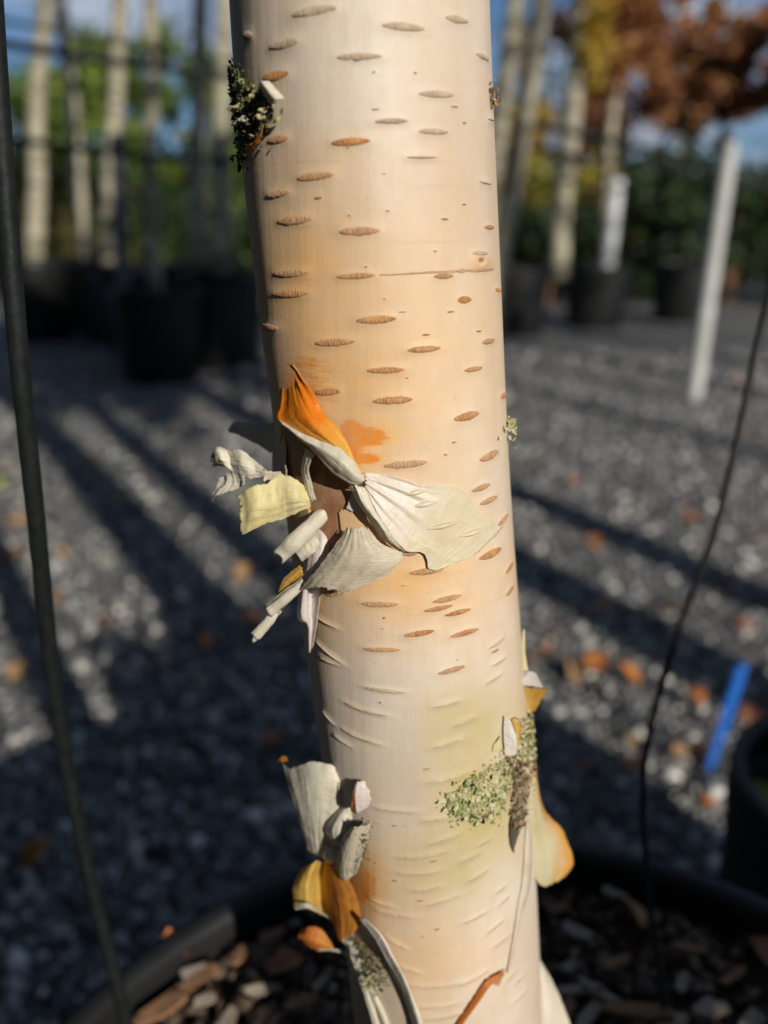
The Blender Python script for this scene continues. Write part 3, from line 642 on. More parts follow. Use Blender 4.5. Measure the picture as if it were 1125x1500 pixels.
sheet('bark_strip', [[(440, 826, 29), (443, 833, 31), (445, 843, 32)], [(414, 849, 28), (420, 853, 30), (425, 856, 29)], [(405, 874, 27), (408, 874, 28), (411, 872, 27)]], (M['gold'], M['rust']), 14, 18, .6, edge=.1)
# scruffy patch high on the left with its white curl and orange sliver
flakes('moss_patch', [(337, 95), (349, 97), (360, 123), (380, 130), (397, 147), (403, 163), (397, 180), (385, 203), (367, 223), (356, 240), (347, 236), (350, 190), (343, 150), (338, 121)], 1300, (.4, 1.2), M['moss'], (-.2, 1.9))
for q, (x, y) in enumerate(((341, 104), (343, 120), (350, 128), (344, 158), (358, 160), (366, 158), (385, 142), (399, 163), (396, 172), (351, 214), (362, 182), (372, 176), (350, 246), (353, 232))):
    a = 3.6 + 2.4 * abs(math.sin(q * 2.1)); d_ = 6 if x < 352 else 3
    big = 1.9 if q in (0, 3, 12) else 1.0
    kind = M['dark'] if q in (12, 13) else (M['yellow'] if q in (4, 5, 6, 7, 8) else Gy)
    b0 = 8 if x < 352 else None
    f_ = (lambda xx, yy, lift: (xx, yy, b0 + lift)) if b0 else (lambda xx, yy, lift: (xx, yy, 's', 2 + lift))
    sheet('bark_flake', [[f_(x - a * .6, y - a * big, 0), f_(x + a * .5, y - a * .8 * big, 2)], [f_(x - a * .8, y, 2.5), f_(x + a * .8, y + 1, 1)], [f_(x - a * .3, y + a * big, .5), f_(x + a * .5, y + a * .8 * big, 2)]], (kind, M['dark']), 10, 10, .8, 200, .16)
sheet('bark_curl', [[(384, 134, 's', .6), (392, 126, 's', 3.2), (400, 122, 's', 5), (407, 121, 's', 3.5)], [(392, 146, 's', .6), (402, 138, 's', 3.2), (410, 134, 's', 5.4), (417, 133, 's', 3.6)], [(400, 160, 's', .8), (411, 154, 's', 3.2), (420, 150, 's', 5.), (428, 147, 's', 3.4)]], (Wh, Wh), 22, 20, .3, edge=.06)
sheet('bark_curl', [[(392, 181, 's', 1.5), (395, 186, 's', 2.5)], [(388, 198, 's', 2.5), (393, 206, 's', 3.)], [(381, 209, 's', 2.5), (386, 216, 's', 3.)], [(366, 223, 's', 1.5), (371, 231, 's', 2.0)]], (M['rust'], M['gold']), 10, 24, .4, edge=.08)
# lower left cluster
sheet('bark_flap', [
    [(412, 1118, 8), (424, 1124, 13), (440, 1120, 18), (458, 1115, 22), (484, 1119, 25), (506, 1132, 25), (526, 1141, 26)],
    [(424, 1158, 14), (434, 1156, 19), (446, 1154, 23), (460, 1152, 26), (480, 1153, 28), (500, 1160, 28), (519, 1170, 27)],
    [(437, 1196, 14), (444, 1196, 18), (452, 1197, 21), (462, 1199, 23), (474, 1202, 24), (486, 1206, 24), (500, 1200, 23)],
    [(451, 1246, 8), (456, 1249, 11), (461, 1252, 13), (466, 1254, 14), (471, 1256, 15), (476, 1256, 15), (484, 1252, 15)]], (Gy, M['tan']), nu=44, nv=44, wr=.6, edge=.03)
roll('bark_roll', [(411, 1112, 8), (419, 1113, 10)], (1.6, 1.4), (M['rust'], M['rust']), 1.3, 24, 10, start=.4)
sheet('bark_curl', [[(524, 1143, 's', .8), (530, 1138, 's', 3.), (537, 1141, 's', 1.)], [(521, 1160, 's', 1.), (527, 1160, 's', 4.5), (536, 1160, 's', 2.6), (546, 1162, 's', .8)][0:1] + [(529, 1160, 's', 4.5), (546, 1164, 's', .9)], [(520, 1177, 's', 1.), (530, 1184, 's', 3.6), (541, 1180, 's', .8)]], (M['lilac'], M['rust']), 20, 22, .6, 150, .08)
sheet('bark_strip', [[(527, 1144, 's', 4.2), (531, 1144, 's', 4.8)], [(528, 1160, 's', 5.2), (533, 1160, 's', 5.4)], [(524, 1178, 's', 4.2), (533, 1184, 's', 4.4)]], (M['brown'], M['brown']), 8, 16, .5)
roll('bark_roll', [(508, 1175, 24), (520, 1190, 27)], (2.2, 2.4), (M['rust'], M['rust']), 1.2, 26, 12, start=.6)
sheet('bark_flap', [[(497, 1180, 25), (510, 1180, 30), (531, 1196, 30)], [(476, 1214, 24), (492, 1212, 31), (518, 1222, 31)], [(486, 1240, 23), (496, 1240, 28), (510, 1244, 28)]], (Gy, M['tan']), 26, 26, .6, edge=.06)
sheet('bark_flap', [[(477, 1237, 20), (490, 1241, 25), (507, 1240, 26)], [(473, 1256, 19), (488, 1261, 24), (506, 1266, 26)], [(492, 1270, 18), (500, 1276, 21), (508, 1276, 22)]], (Wh, Gy), 22, 20, .6, edge=.08)
sheet('bark_curl', [[(524, 1204, 's', 3), (535, 1196, 's', 6), (549, 1200, 's', 3)], [(508, 1230, 's', 3), (524, 1228, 's', 7), (545, 1226, 's', 3)], [(503, 1262, 's', 3), (517, 1262, 's', 6), (534, 1262, 's', 3)], [(507, 1280, 's', 2), (518, 1282, 's', 5), (528, 1276, 's', 2)]], (M['tan'], M['dark']), 26, 30, 1.0, 140, .06)
flakes('lichen_patch', [(530, 1196), (551, 1203), (547, 1230), (540, 1248), (532, 1272), (524, 1262), (534, 1230), (528, 1208)], 260, (.25, .6), M['moss'], (2., 5.))
sheet('bark_flap', [
    [(442, 1272, 18), (462, 1261, 22), (473, 1262, 12), (480, 1258, 18), (494, 1272, 22)],
    [(429, 1298, 17), (450, 1294, 23), (467, 1295, 12), (482, 1300, 17), (500, 1308, 23)],
    [(430, 1328, 15), (450, 1326, 20), (471, 1334, 11), (489, 1344, 15), (508, 1350, 22)],
    [(438, 1332, 12), (456, 1333, 17), (476, 1343, 10), (494, 1356, 14), (513, 1368, 21)]], (M['gold'], M['yellow']), nu=40, nv=32, wr=.8, edge=.05, label='golden yellow flap curling away from the trunk')
sheet('bark_strip', [[(431, 1327, 20), (452, 1323, 23), (480, 1341, 17)], [(432, 1333, 22), (455, 1331, 25), (482, 1345, 19)]], (Wh, Wh), 26, 8, .3)
sheet('bark_strip', [[(486, 1262, 's', 5), (500, 1262, 's', 5), (514, 1272, 's', 3)], [(499, 1305, 's', 6), (512, 1306, 's', 5), (527, 1312, 's', 1.5)], [(507, 1340, 's', 6), (516, 1342, 's', 5), (531, 1347, 's', 1.)], [(512, 1370, 's', 5), (516, 1373, 's', 4.5), (524, 1364, 's', 2)]], (M['rust'], M['gold']), 22, 34, .6, edge=.05, label='orange strip of inner bark')
sheet('bark_curl', [[(441, 1362, 10), (455, 1357, 12), (470, 1360, 12), (478, 1370, 13), (487, 1385, 14)], [(436, 1371, 12), (450, 1374, 15), (464, 1379, 16), (476, 1384, 16), (490, 1391, 15)], [(440, 1376, 9), (451, 1385, 12), (464, 1391, 13), (476, 1392, 13), (493, 1393, 14)]], (M['rust'], Gy), 30, 18, .7, edge=.06)
sheet('bark_strip', [[(464, 1390, 13), (480, 1390, 15), (498, 1392, 15), (512, 1400, 18)], [(466, 1393, 14), (484, 1393, 16), (502, 1398, 16), (514, 1410, 18)]], (Gy, Gy), 24, 8, .3)
sheet('bark_sheet', [
    [(503, 1350, 18), (514, 1352, 22), (526, 1350, 30), (537, 1352, 36)],
    [(511, 1385, 17), (528, 1388, 23), (545, 1382, 31), (562, 1377, 41)],
    [(517, 1420, 16), (542, 1425, 23), (564, 1420, 32), (582, 1413, 44)],
    [(521, 1460, 14), (550, 1465, 22), (580, 1462, 32), (603, 1455, 46)],
    [(522, 1520, 12), (560, 1525, 22), (595, 1525, 33), (626, 1520, 47)],
    [(526, 1600, 10), (570, 1600, 22), (610, 1600, 34), (640, 1600, 45)]], (Gy, Gy), nu=36, nv=40, wr=.9, edge=.02)
sheet('bark_strip', [[(525, 1345, 36), (532, 1344, 38), (538, 1352, 38)], [(545, 1370, 40), (555, 1366, 43), (564, 1377, 42)], [(562, 1400, 42), (573, 1397, 46), (582, 1412, 44)], [(584, 1440, 43), (594, 1438, 48), (604, 1455, 45)], [(600, 1490, 43), (611, 1490, 48), (620, 1500, 45)], [(612, 1540, 43), (622, 1540, 48), (632, 1545, 45)]], (Wh, Gy), 14, 44, .4, edge=.05)
roll('bark_roll', [(498, 1354, 20), (506, 1376, 23), (517, 1386, 26), (526, 1410, 27)], (1.3, 1.6, 1.5, 1.2), (Gy, Gy), 1.3, 20, 24)
roll('bark_roll', [(516, 1392, 25), (530, 1430, 28), (545, 1475, 31), (560, 1530, 33)], (1.1, 1.4, 1.5, 1.4), (Gy, Wh), 1.3, 20, 30)
roll('bark_roll', [(536, 1422, 29), (548, 1456, 32), (563, 1490, 34), (580, 1540, 36)], (.9, 1.1, 1.2, 1.1), (Gy, Gy), 1.3, 18, 26)
flakes('lichen_patch', [(524, 1372), (540, 1380), (560, 1405), (576, 1432), (566, 1446), (548, 1430), (530, 1400)], 260, (.3, .9), M['moss'], (1, 4))
flakes('lichen_patch', [(540, 1425), (556, 1418), (566, 1446), (555, 1448)], 120, (.3, .9), M['lichen'], (2, 5))
# lower right cluster
sheet('bark_strip', [[(766, 921, 6), (768.5, 921, 6)], [(763.5, 950, 8), (769, 950, 6)], [(761, 985, 10), (774, 984, 6)]], (M['yellow'], Gy), 8, 22, .3, edge=.05)
sheet('bark_curl', [[(766, 985, 10), (777, 983, 9), (786, 987, 4)], [(760, 993, 13), (775, 993, 12), (791, 998, 4)], [(754, 1002, 15), (774, 1005, 13), (796, 1008, 4)]], (M['lilac'], M['gold']), 20, 16, .4, edge=.05)
sheet('bark_curl', [[(756, 1003, 14), (778, 1007, 10), (803, 1010, 0)], [(762, 1022, 11), (777, 1022, 7), (795, 1022, -2)], [(769, 1044, 8), (776, 1046, 6), (784, 1042, 0)]], (M['gold'], M['rust']), 22, 18, .5, edge=.06)
sheet('bark_curl', [[(736, 1046, 's', .6), (739, 1050, 's', 2.4), (745, 1056, 's', 1.)], [(735, 1072, 's', .6), (742, 1076, 's', 4), (751, 1080, 's', 2.)], [(737, 1106, 's', .6), (744, 1102, 's', 3), (752, 1094, 's', 1.5)]], (Wh, M['rust']), 16, 26, .3, edge=.05)
sheet('bark_strip', [[(746, 1052, 's', 1.), (753, 1048, 's', 1.6)], [(750, 1070, 's', 1.6), (757, 1068, 's', 2.)], [(753, 1088, 's', 1.6), (757, 1086, 's', 1.6)]], (M['gold'], M['gold']), 10, 16, .4)
sheet('bark_strip', [[(722, 1090, 's', .3), (728, 1080, 's', .8), (732, 1076, 's', .5)], [(720, 1100, 's', .3), (728, 1098, 's', 1.), (733, 1094, 's', .5)]], (M['yellow'], Wh), 12, 10, .3)
flakes('lichen_patch', [(651, 1161), (668, 1158), (707, 1128), (743, 1108), (749, 1150), (735, 1192), (701, 1207), (657, 1195)], 1500, (.28, .8), M['lichen'], (.0, 1.3))
flakes('lichen_patch', [(655, 1165), (690, 1140), (740, 1118), (746, 1150), (732, 1186), (700, 1202), (662, 1190)], 150, (1.0, 2.3), M['lichen'], (.2, .9))
flakes('lichen_patch', [(757, 1052), (784, 1052), (787, 1080), (780, 1118), (748, 1116), (752, 1085)], 700, (.3, 1.0), M['lichen'], (.1, 2.8))
flakes('bark_scar', [(738, 1108), (780, 1105), (772, 1150), (763, 1192), (758, 1215), (746, 1205), (750, 1150)], 700, (.35, 1.2), M['scar'], (.1, 2.4))
sheet('bark_strip', [[(748, 1180, 's', 1.5), (764, 1182, 's', 2.5)], [(744, 1210, 's', 1.2), (758, 1212, 's', 1.5)], [(746, 1236, 's', .6), (752, 1238, 's', .8)], [(751, 1248, 's', .5), (752, 1249, 's', .5)]], (M['dark'], M['dark']), 10, 20, .5)
sheet('bark_flap', [
    [(772, 1108, 10), (777, 1106, 9), (783, 1108, 4)],
    [(771, 1150, 12), (780, 1150, 11), (789, 1150, 3)],
    [(766, 1195, 15), (783, 1190, 12), (799, 1186, 1)],
    [(767, 1230, 16), (790, 1225, 9), (828, 1222, -2)],
    [(770, 1258, 16), (797, 1262, 10), (840, 1262, -2)],
    [(777, 1283, 14), (798, 1300, 10), (824, 1287, 2)]], (M['edgeorange'], M['gold']), nu=34, nv=40, wr=.8, edge=.05, label='cream flap with an orange rim bulging off the trunk')
sheet('bark_strip', [[(770, 1200, 's', .4), (772, 1200, 's', .8), (774, 1200, 's', .4)], [(767, 1240, 's', .4), (771, 1240, 's', 1.4), (776, 1242, 's', .5)], [(763, 1290, 's', .4), (768, 1292, 's', 1.5), (775, 1294, 's', .4)], [(755, 1340, 's', .4), (758, 1341, 's', 1.3), (763, 1341, 's', .3)], [(747, 1392, 's', .4), (749, 1393, 's', 1.), (752, 1394, 's', .2)], [(741, 1424, 's', .4), (742, 1424, 's', .7), (743, 1424, 's', .2)]], (M['tan'], M['yellow']), 14, 46, .25, edge=.05)
sheet('bark_strip', [[(664, 1502, 's', .6), (668, 1505, 's', 1.8), (672, 1508, 's', .3)], [(690, 1464, 's', .6), (694, 1467, 's', 2.), (698, 1470, 's', .3)], [(709, 1436, 's', .6), (713, 1440, 's', 1.8), (717, 1444, 's', .3)], [(735, 1421, 's', .5), (737, 1424, 's', 1.), (738, 1428, 's', .3)]], (M['rust'], M['rust']), 10, 34, .2)
sheet('bark_flap', [[(784, 1404, 2), (788, 1404, 2), (791, 1406, 0)], [(783, 1440, 4), (796, 1437, 5), (809, 1438, -2)], [(783, 1475, 5), (802, 1470, 6), (824, 1470, -3)], [(784, 1530, 5), (808, 1525, 6), (842, 1525, -4)], [(786, 1600, 4), (812, 1600, 5), (850, 1600, -5)]], (Wh, Gy), 24, 34, .5, edge=.03)
flakes('lichen_patch', [(742, 618), (747, 616), (748, 644), (744, 642)], 40, (.6, 1.6), M['lichen'], (.3, 2.4))
flakes('lichen_patch', [(715, 130), (721, 128), (722, 150), (717, 152)], 24, (.6, 1.4), M['scar'], (.3, 2.))

# ------------------------------------------------------------------ pots
def pot_parts(root, r, h, soil=.05, seg=56):
    w_ = .006
    body = [(r * .80, 0), (r * .84, h * .05), (r * .93, h * .6), (r * .975, h - .045), (r * .975, h - .04)]
    inside = [(r * .955, h - .04), (r * .93, h * .6), (r * .82, .012), (0.0005, .012)]
    V, F = lathe(body + inside, seg); a = obj('body', V, F, M['pot'])
    a.parent = root
    V, F = lathe([(r * .974, h - .042), (r, h - .042), (r * 1.006, h - .034), (r * 1.006, h - .004), (r, h), (r - .010, h), (r - .014, h - .006), (r * .953, h - .042)], seg); b = obj('rim', V, F, M['pot']); b.parent = root
    V = [(0, 0, h - soil)]; F = []; rings = 9
    for j in range(1, rings + 1):
        for i in range(seg):
            an = 2 * math.pi * i / seg; q = r * .957 * j / rings
            x, y = q * math.cos(an), q * math.sin(an)
            V.append((x, y, h - soil + (.010 * nz(x * 22, y * 22, r * 10) if j < rings else 0)))
    for i in range(seg): F.append((0, 1 + i, 1 + (i + 1) % seg))
    for j in range(rings - 1):
        for i in range(seg): a_ = 1 + j * seg + i; b_ = 1 + j * seg + (i + 1) % seg; F.append((a_, a_ + seg, b_ + seg, b_))
    s_ = obj('soil', V, F, M['soil']); s_.parent = root
hp = empty('plant_pot', (.073, .187, 0)); pot_parts(hp, .29, .48, .03)
tag(hp, 'wide black plastic pot in which the big peeling birch grows', 'pot')

# ------------------------------------------------------------------ stakes, hoses and the blue stake
V, F = tube_geo([at(-30, -420, .225), at(-18, -100, .250), at(2, 200, .272), at(24, 480, .293), at(40, 640, .31), at(57, 800, .333), at(76, 980, .365), at(98, 1120, .392), at(128, 1270, .425), at(158, 1390, .45), at(196, 1540, .482)], [.0035], 14, 60)
tag(obj('plant_stake', V, F, M['stake']), 'long black slightly bowed stake pushed into the pot beside the birch', 'stake')
V, F = tube_geo([at(1190, 200, .40), at(1150, 340, .42), at(1112, 490, .44), at(1052, 760, .46), at(985, 950, .475), at(944, 1120, .488), at(948, 1290, .487), at(964, 1410, .478), at(984, 1560, .462)], [.0019], 10, 60)
tag(obj('irrigation_tube', V, F, M['hose']), 'thin black drip tube curving down into the soil of the pot', 'tube')
bl = empty('blue_stake', on_z(1036, 1132)); b0 = on_z(1036, 1135, -.005); b1 = at(1088, 975, 1.33)
V, F = [], []
b0 = np.array(b0); ax = b1 - b0; ax_l = np.linalg.norm(ax); axn = ax / ax_l; sd = np.cross(axn, (0.2, -.9, .3)); sd /= np.linalg.norm(sd); nn = np.cross(sd, axn)
for (s_, wd, tk) in ((0, .001, .001), (.12, .009, .003), (.30, .009, .003), (.34, .0098, .0035), (.36, .0112, .004), (.97, .0115, .004), (1, .009, .003)):
    for (a, b) in ((-1, 0), (-.7, 1), (.7, 1), (1, 0), (.7, -1), (-.7, -1)): V.append(b0 + axn * ax_l * s_ + sd * wd * a + nn * tk * b)
for j in range(6):
    for i in range(6): F.append((j * 6 + i, j * 6 + (i + 1) % 6, j * 6 + 6 + (i + 1) % 6, j * 6 + 6 + i))
F += [tuple(range(5, -1, -1)), tuple(range(36, 42))]
tag(bl, 'bright blue plastic stake leaning in the gravel', 'stake')
obj('shaft', V, F, M['blue'], bl, smooth=False)
sp = empty('plant_pot', (.418, .565, 0)); pot_parts(sp, .12, .45, .06, 40)
tag(sp, 'slim black pot with leaves in it standing close beside the wide pot', 'pot')

# ------------------------------------------------------------------ leaves, chips
def leaf_mesh(name, mt, seed):
    r = random.Random(seed); V = []; F = []; m = 7
    for j in range(m + 1):
        s_ = j / m; wd = .34 * math.sin(math.pi * s_ ** .8) ** .8 * (1 + .25 * r.uniform(-1, 1)) + .01; cu = .25 * math.sin(s_ * 3 + seed) * .5
        for k_ in (-1, 0, 1): V.append((k_ * wd, s_ - .5, cu + abs(k_) * wd * (.5 + .3 * r.random())))
    for j in range(m):
        for k_ in (0, 1): a = j * 3 + k_; F.append((a, a + 1, a + 4, a + 3))
    b = len(V); V += [(-.012, -.5, 0), (.012, -.5, 0), (.012, -.85, .06), (-.012, -.85, .06)]; F.append((b, b + 1, b + 2, b + 3))
    return mesh(name, V, F, mt)
LM = {k: [leaf_mesh('fallen_leaf', M['leaf_' + k], i + 3 * q) for q in range(3)] for i, k in enumerate(('orange', 'brown', 'tan', 'green'))}
def leaf(p, size, col, where, g_=True, z=None):
    o = link('fallen_leaf', LM[col][random.randrange(3)]); o.location = (p[0], p[1], p[2] + (size * .12 if z is None else z))
    o.rotation_euler = (random.gauss(0, .3), random.gauss(0, .3), random.uniform(0, 6.28)); o.scale = (size, size, size * random.uniform(.7, 1.2))
    nm = {'orange': 'bright orange', 'brown': 'dull reddish brown', 'tan': 'pale tan', 'green': 'yellowish green'}[col]
    tag(o, f'{nm} fallen leaf {where}', 'leaf', f'{nm} leaves {where}' if g_ else None)
    return o
for (x, y, s_, c_) in ((1015, 762, .075, 'orange'), (872, 800, .06, 'brown'), (842, 712, .06, 'brown'), (1000, 745, .06, 'brown'), (845, 992, .075, 'tan'), (868, 985, .06, 'orange'), (803, 958, .04, 'brown'),
                       (790, 975, .05, 'brown'), (825, 930, .04, 'brown'), (1052, 1066, .03, 'brown'), (1020, 1112, .04, 'brown'), (1030, 1095, .03, 'brown'), (1000, 1170, .04, 'brown'), (1040, 1180, .03, 'orange'), (930, 1090, .03, 'tan'), (1090, 640, .06, 'brown'),
                       (245, 688, .05, 'brown'), (157, 600, .07, 'tan'), (152, 490, .08, 'brown'), (130, 550, .06, 'brown'), (74, 760, .06, 'brown'), (88, 880, .06, 'orange'), (70, 735, .05, 'brown'), (162, 915, .06, 'brown'), (356, 842, .055, 'tan'), (368, 913, .055, 'orange'), (412, 944, .05, 'tan'),
                       (220, 600, .06, 'green'), (175, 735, .05, 'green'), (2, 712, .06, 'green'), (10, 770, .06, 'orange'), (30, 990, .06, 'tan'), (400, 1090, .05, 'brown'), (260, 625, .05, 'orange'), (300, 610, .06, 'tan'), (335, 610, .06, 'brown'), (55, 1255, .05, 'orange'), (860, 590, .06, 'tan'), (1060, 700, .05, 'tan'), (960, 560, .07, 'brown'), (800, 640, .06, 'brown')):
    leaf(on_z(x, y, .012), s_, c_, 'on gravel on the stake side of the birch' if x < 560 else 'on gravel on the drip tube side of the birch')
for q in range(34):
    x, y = (random.uniform(760, 1120), random.uniform(500, 1150)) if q % 3 else (random.uniform(0, 400), random.uniform(560, 950))
    leaf(on_z(x, y, .012), random.uniform(.03, .065), random.choice(('brown', 'brown', 'orange', 'tan')), 'on gravel on the stake side of the birch' if x < 560 else 'on gravel on the drip tube side of the birch')
leaf(on_z(1015, 1026, .02), .055, 'orange', 'lying on the gravel just behind the blue stake', False)
leaf(on_z(1116, 1190, .40), .05, 'orange', 'lying inside the slim black pot', False)
leaf(on_z(1112, 1165, .40), .04, 'green', 'lying inside the slim black pot', False)
leaf(on_z(252, 1396, .466), .026, 'orange', 'lying on the mulch next to the black stake', False)
for (x, y, s_, c_) in ((690, 1250, .03, 'brown'), (160, 1480, .02, 'brown'), (880, 1300, .03, 'brown'), (1000, 1290, .04, 'brown'), (1050, 1340, .03, 'tan'), (920, 1340, .025, 'tan'), (1105, 1400, .03, 'brown'), (420, 1420, .025, 'brown'), (350, 1330, .02, 'tan')):
    q = on_z(x, y, .464)
    if (q[0] - .073) ** 2 + (q[1] - .187) ** 2 < .26 ** 2: leaf(q, s_, c_, 'lying on the mulch inside the big pot')
# mulch in the big pot (uncountable) and its larger chips
n = 5200; a = rng.uniform(0, 2 * math.pi, n); rr = .272 * np.sqrt(rng.uniform(0, 1, n)); X = .073 + rr * np.cos(a); Y = .187 + rr * np.sin(a)
sz = rng.uniform(.002, .0055, n) * rng.choice([1, 1, 1, 1.8], n)
V, F = stones(np.stack([X, Y, .4505 + rng.uniform(0, .008, n)], 1), sz, (.25, .6)); tag(obj('mulch', V, F, M['mulch'], smooth=False), 'dark crumbly bark mulch filling the big pot', 'mulch', kind='stuff')
def chip(p, l, wd, col, ang, where):
    V = []; r = random
    for s_ in (-1, -.3, .4, 1):
        q = 1 if abs(s_) < 1 else r.uniform(.4, .9)
        for (a, b) in ((-1, -1), (1, -1), (1, 1), (-1, 1)): V.append((s_ * l / 2 + r.gauss(0, l * .04), a * wd / 2 * q * r.uniform(.75, 1.15), b * wd * .16 + s_ * s_ * wd * .15))
    F = [(j * 4 + i, j * 4 + (i + 1) % 4, j * 4 + 4 + (i + 1) % 4, j * 4 + 4 + i) for j in range(3) for i in range(4)] + [(3, 2, 1, 0), (12, 13, 14, 15)]
    o = link('wood_chip', mesh('wood_chip', V, F, M['chip_' + col], smooth=False)); o.location = (p[0], p[1], p[2]); o.rotation_euler = (r.gauss(0, .15), r.gauss(0, .15), ang)
    tag(o, f'{"pale weathered" if col == "pale" else "reddish brown"} wood chip {where}', 'wood chip', f'{col} wood chips {where}')
for (x, y, l, wd, c_, an) in ((845, 1366, .018, .009, 'pale', -.5), (848, 1450, .026, .008, 'pale', .0), (880, 1455, .030, .007, 'pale', -.3), (925, 1480, .045, .010, 'brown', -.4), (835, 1415, .010, .006, 'pale', .6), (905, 1410, .018, .008, 'brown', .3), (860, 1490, .02, .008, 'pale', .8),
                               (985, 1500, .02, .008, 'pale', .4), (1040, 1480, .022, .009, 'pale', .2), (1100, 1500, .018, .01, 'pale', .7), (900, 1310, .018, .006, 'pale', -.2), (262, 1455, .05, .008, 'brown', .75), (285, 1425, .016, .008, 'pale', .4), (160, 1500, .012, .007, 'brown', .2), (235, 1480, .03, .009, 'brown', .6),
                               (350, 1400, .016, .007, 'brown', 1.2), (400, 1370, .016, .006, 'brown', .3), (330, 1500, .018, .008, 'pale', 1.), (440, 1470, .02, .008, 'brown', .2), (470, 1440, .012, .006, 'pale', .9), (380, 1450, .016, .007, 'pale', .1), (1010, 1390, .02, .008, 'brown', -.3), (1075, 1430, .02, .007, 'brown', .5), (950, 1350, .016, .006, 'brown', .2), (820, 1330, .012, .006, 'brown', .2), (830, 1480, .014, .008, 'brown', .9), (300, 1465, .012, .006, 'pale', .2), (1000, 1440, .014, .007, 'pale', .9)):
    q = on_z(x, y, .466)
    if (q[0] - .073) ** 2 + (q[1] - .187) ** 2 < .27 ** 2: chip(q, l, wd, c_, an, 'in the big pot, on the stake side of the birch' if x < 560 else 'in the big pot, on the drip tube side of the birch')

# ------------------------------------------------------------------ the nursery behind
def leaf_cloud(n, centers, radii, size, seed):
    r = np.random.default_rng(seed); centers = np.asarray(centers, float); radii = np.asarray(radii, float)
    k = r.integers(0, len(centers), n); d = r.standard_normal((n, 3)); d /= np.linalg.norm(d, axis=1, keepdims=True); q = r.uniform(0, 1, (n, 1)) ** .45
    c = centers[k] + d * q * radii[k] * (.55 + .45 * np.abs(r.standard_normal((n, 1))))
    a = r.standard_normal((n, 3)); a /= np.linalg.norm(a, axis=1, keepdims=True); b = np.cross(a, r.standard_normal((n, 3))); b /= np.linalg.norm(b, axis=1, keepdims=True); m = np.cross(a, b)
    s_ = (size * r.uniform(.6, 1.3, n))[:, None]
    V = np.stack([c - a * s_, c + b * s_ * .5 + m * s_ * .15, c + a * s_, c - b * s_ * .5 + m * s_ * .15], 1).reshape(-1, 3)
    i = np.arange(n) * 4; F = np.concatenate([np.stack([i, i + 1, i + 2], 1), np.stack([i, i + 2, i + 3], 1)])
    return V, F
def clumps(n, lo, hi, rad, seed, shape=None):
    r = np.random.default_rng(seed); c = r.uniform(lo, hi, (n, 3)); R = rad * r.uniform(.5, 1.35, (n, 1)) * np.array((1, 1, .85)); return c, R
def crown_pts(c, R, n, seed, rad):
    r = np.random.default_rng(seed); d = r.standard_normal((n, 3)); d /= np.linalg.norm(d, axis=1, keepdims=True)
    p = np.asarray(c) + d * np.asarray(R) * r.uniform(.3, 1, (n, 1)); return p, rad * r.uniform(.55, 1.3, (n, 1)) * np.ones((1, 3))
def tree(base, top, r0, label, group, crown=None, leafm=None, nleaf=1500, lsize=.045, seed=1, stems=None, name='birch_tree'):
    root = empty(name, base); base = np.asarray(base, float); top = np.asarray(top, float)
    r_ = random.Random(seed)
    for (b, t_) in (stems or [(base, top)]):
        b, t_ = np.asarray(b, float), np.asarray(t_, float)
        path = [b + (t_ - b) * s_ + np.array((r_.gauss(0, .012), r_.gauss(0, .012), 0)) * (0 < s_) for s_ in np.linspace(0, 1, 8)]
        V, F = tube_geo(path, [r0 * 1.15, r0, r0 * .92, r0 * .8, r0 * .5], 14, 26); obj('trunk', V, F, M['farbark'], root)
    if crown:
        cc, R = crown
        for q in range(9):
            s_ = .55 + .4 * q / 9; b = base + (top - base) * s_; an = q * 2.4; e = np.array(cc) + np.array((math.cos(an), math.sin(an), r_.uniform(-.4, .6))) * np.array(R) * .8
            if e[2] < b[2] + .05: e[2] = b[2] + .1
            V, F = tube_geo([b, (b + e) / 2 + np.array((0, 0, .06)), e], [r0 * .28, r0 * .18, r0 * .05], 6, 8); obj('branch', V, F, M['farbark'], root)
        p_, R_ = crown_pts(cc, R, 60, seed, max(R) * .2); V, F = leaf_cloud(nleaf, p_, R_, lsize, seed); obj('crown', V, F, leafm, root, smooth=False)
    return tag(root, label, 'tree', group)
def bpot(x, y, r, h, label, group='black pots of the nursery rows'):
    p_ = empty('plant_pot', (x, y, 0)); pot_parts(p_, r, h, .04, 36); return tag(p_, label, 'pot', group)
G1 = 'birches of the row behind on the left'
row = [  # bottom px, soil row px, top px at row 0, distance, radius, pot height, words
    (47, 380, 62, 6.3, .066, .56, 'slim upright birch trunk near the left end of the wires'),
    (127, 376, 88, 6.9, .058, .56, 'slender birch trunk leaning over beside an upright one'),
    (157, 374, 174, 6.3, .062, .56, 'upright birch trunk directly behind the grey post'),
    (228, 430, 221, 4.7, .040, .50, 'thin shaded birch stem between the grey post and cream trunk'),
    (291, 400, 291, 6.0, .060, .56, 'cream birch trunk with a straight stem by the bright one'),
    (325, 412, 331, 5.5, .058, .54, 'bright white birch trunk tight beside the peeling birch')]
for q, (xb, yb, xt, Yd, r0, ph, lab) in enumerate(row):
    b = at_y(xb, yb, Yd); b[2] = ph - .05; t_ = at_y(xt, 0, Yd); t_ = b + (t_ - b) * ((4.3 - b[2]) / (t_[2] - b[2]))
    tree(b, t_, r0 * .86, lab, G1, (t_ + np.array((0, 0, -.5)), (.55, .55, 1.0)), M['olive'], 700, .04, 11 + q)
    bpot(b[0], b[1], .27 if Yd > 5 else .25, ph, 'black pot holding the ' + lab.split(' trunk')[0].split(' stem')[0])
GP = 'black pots of the nursery rows'
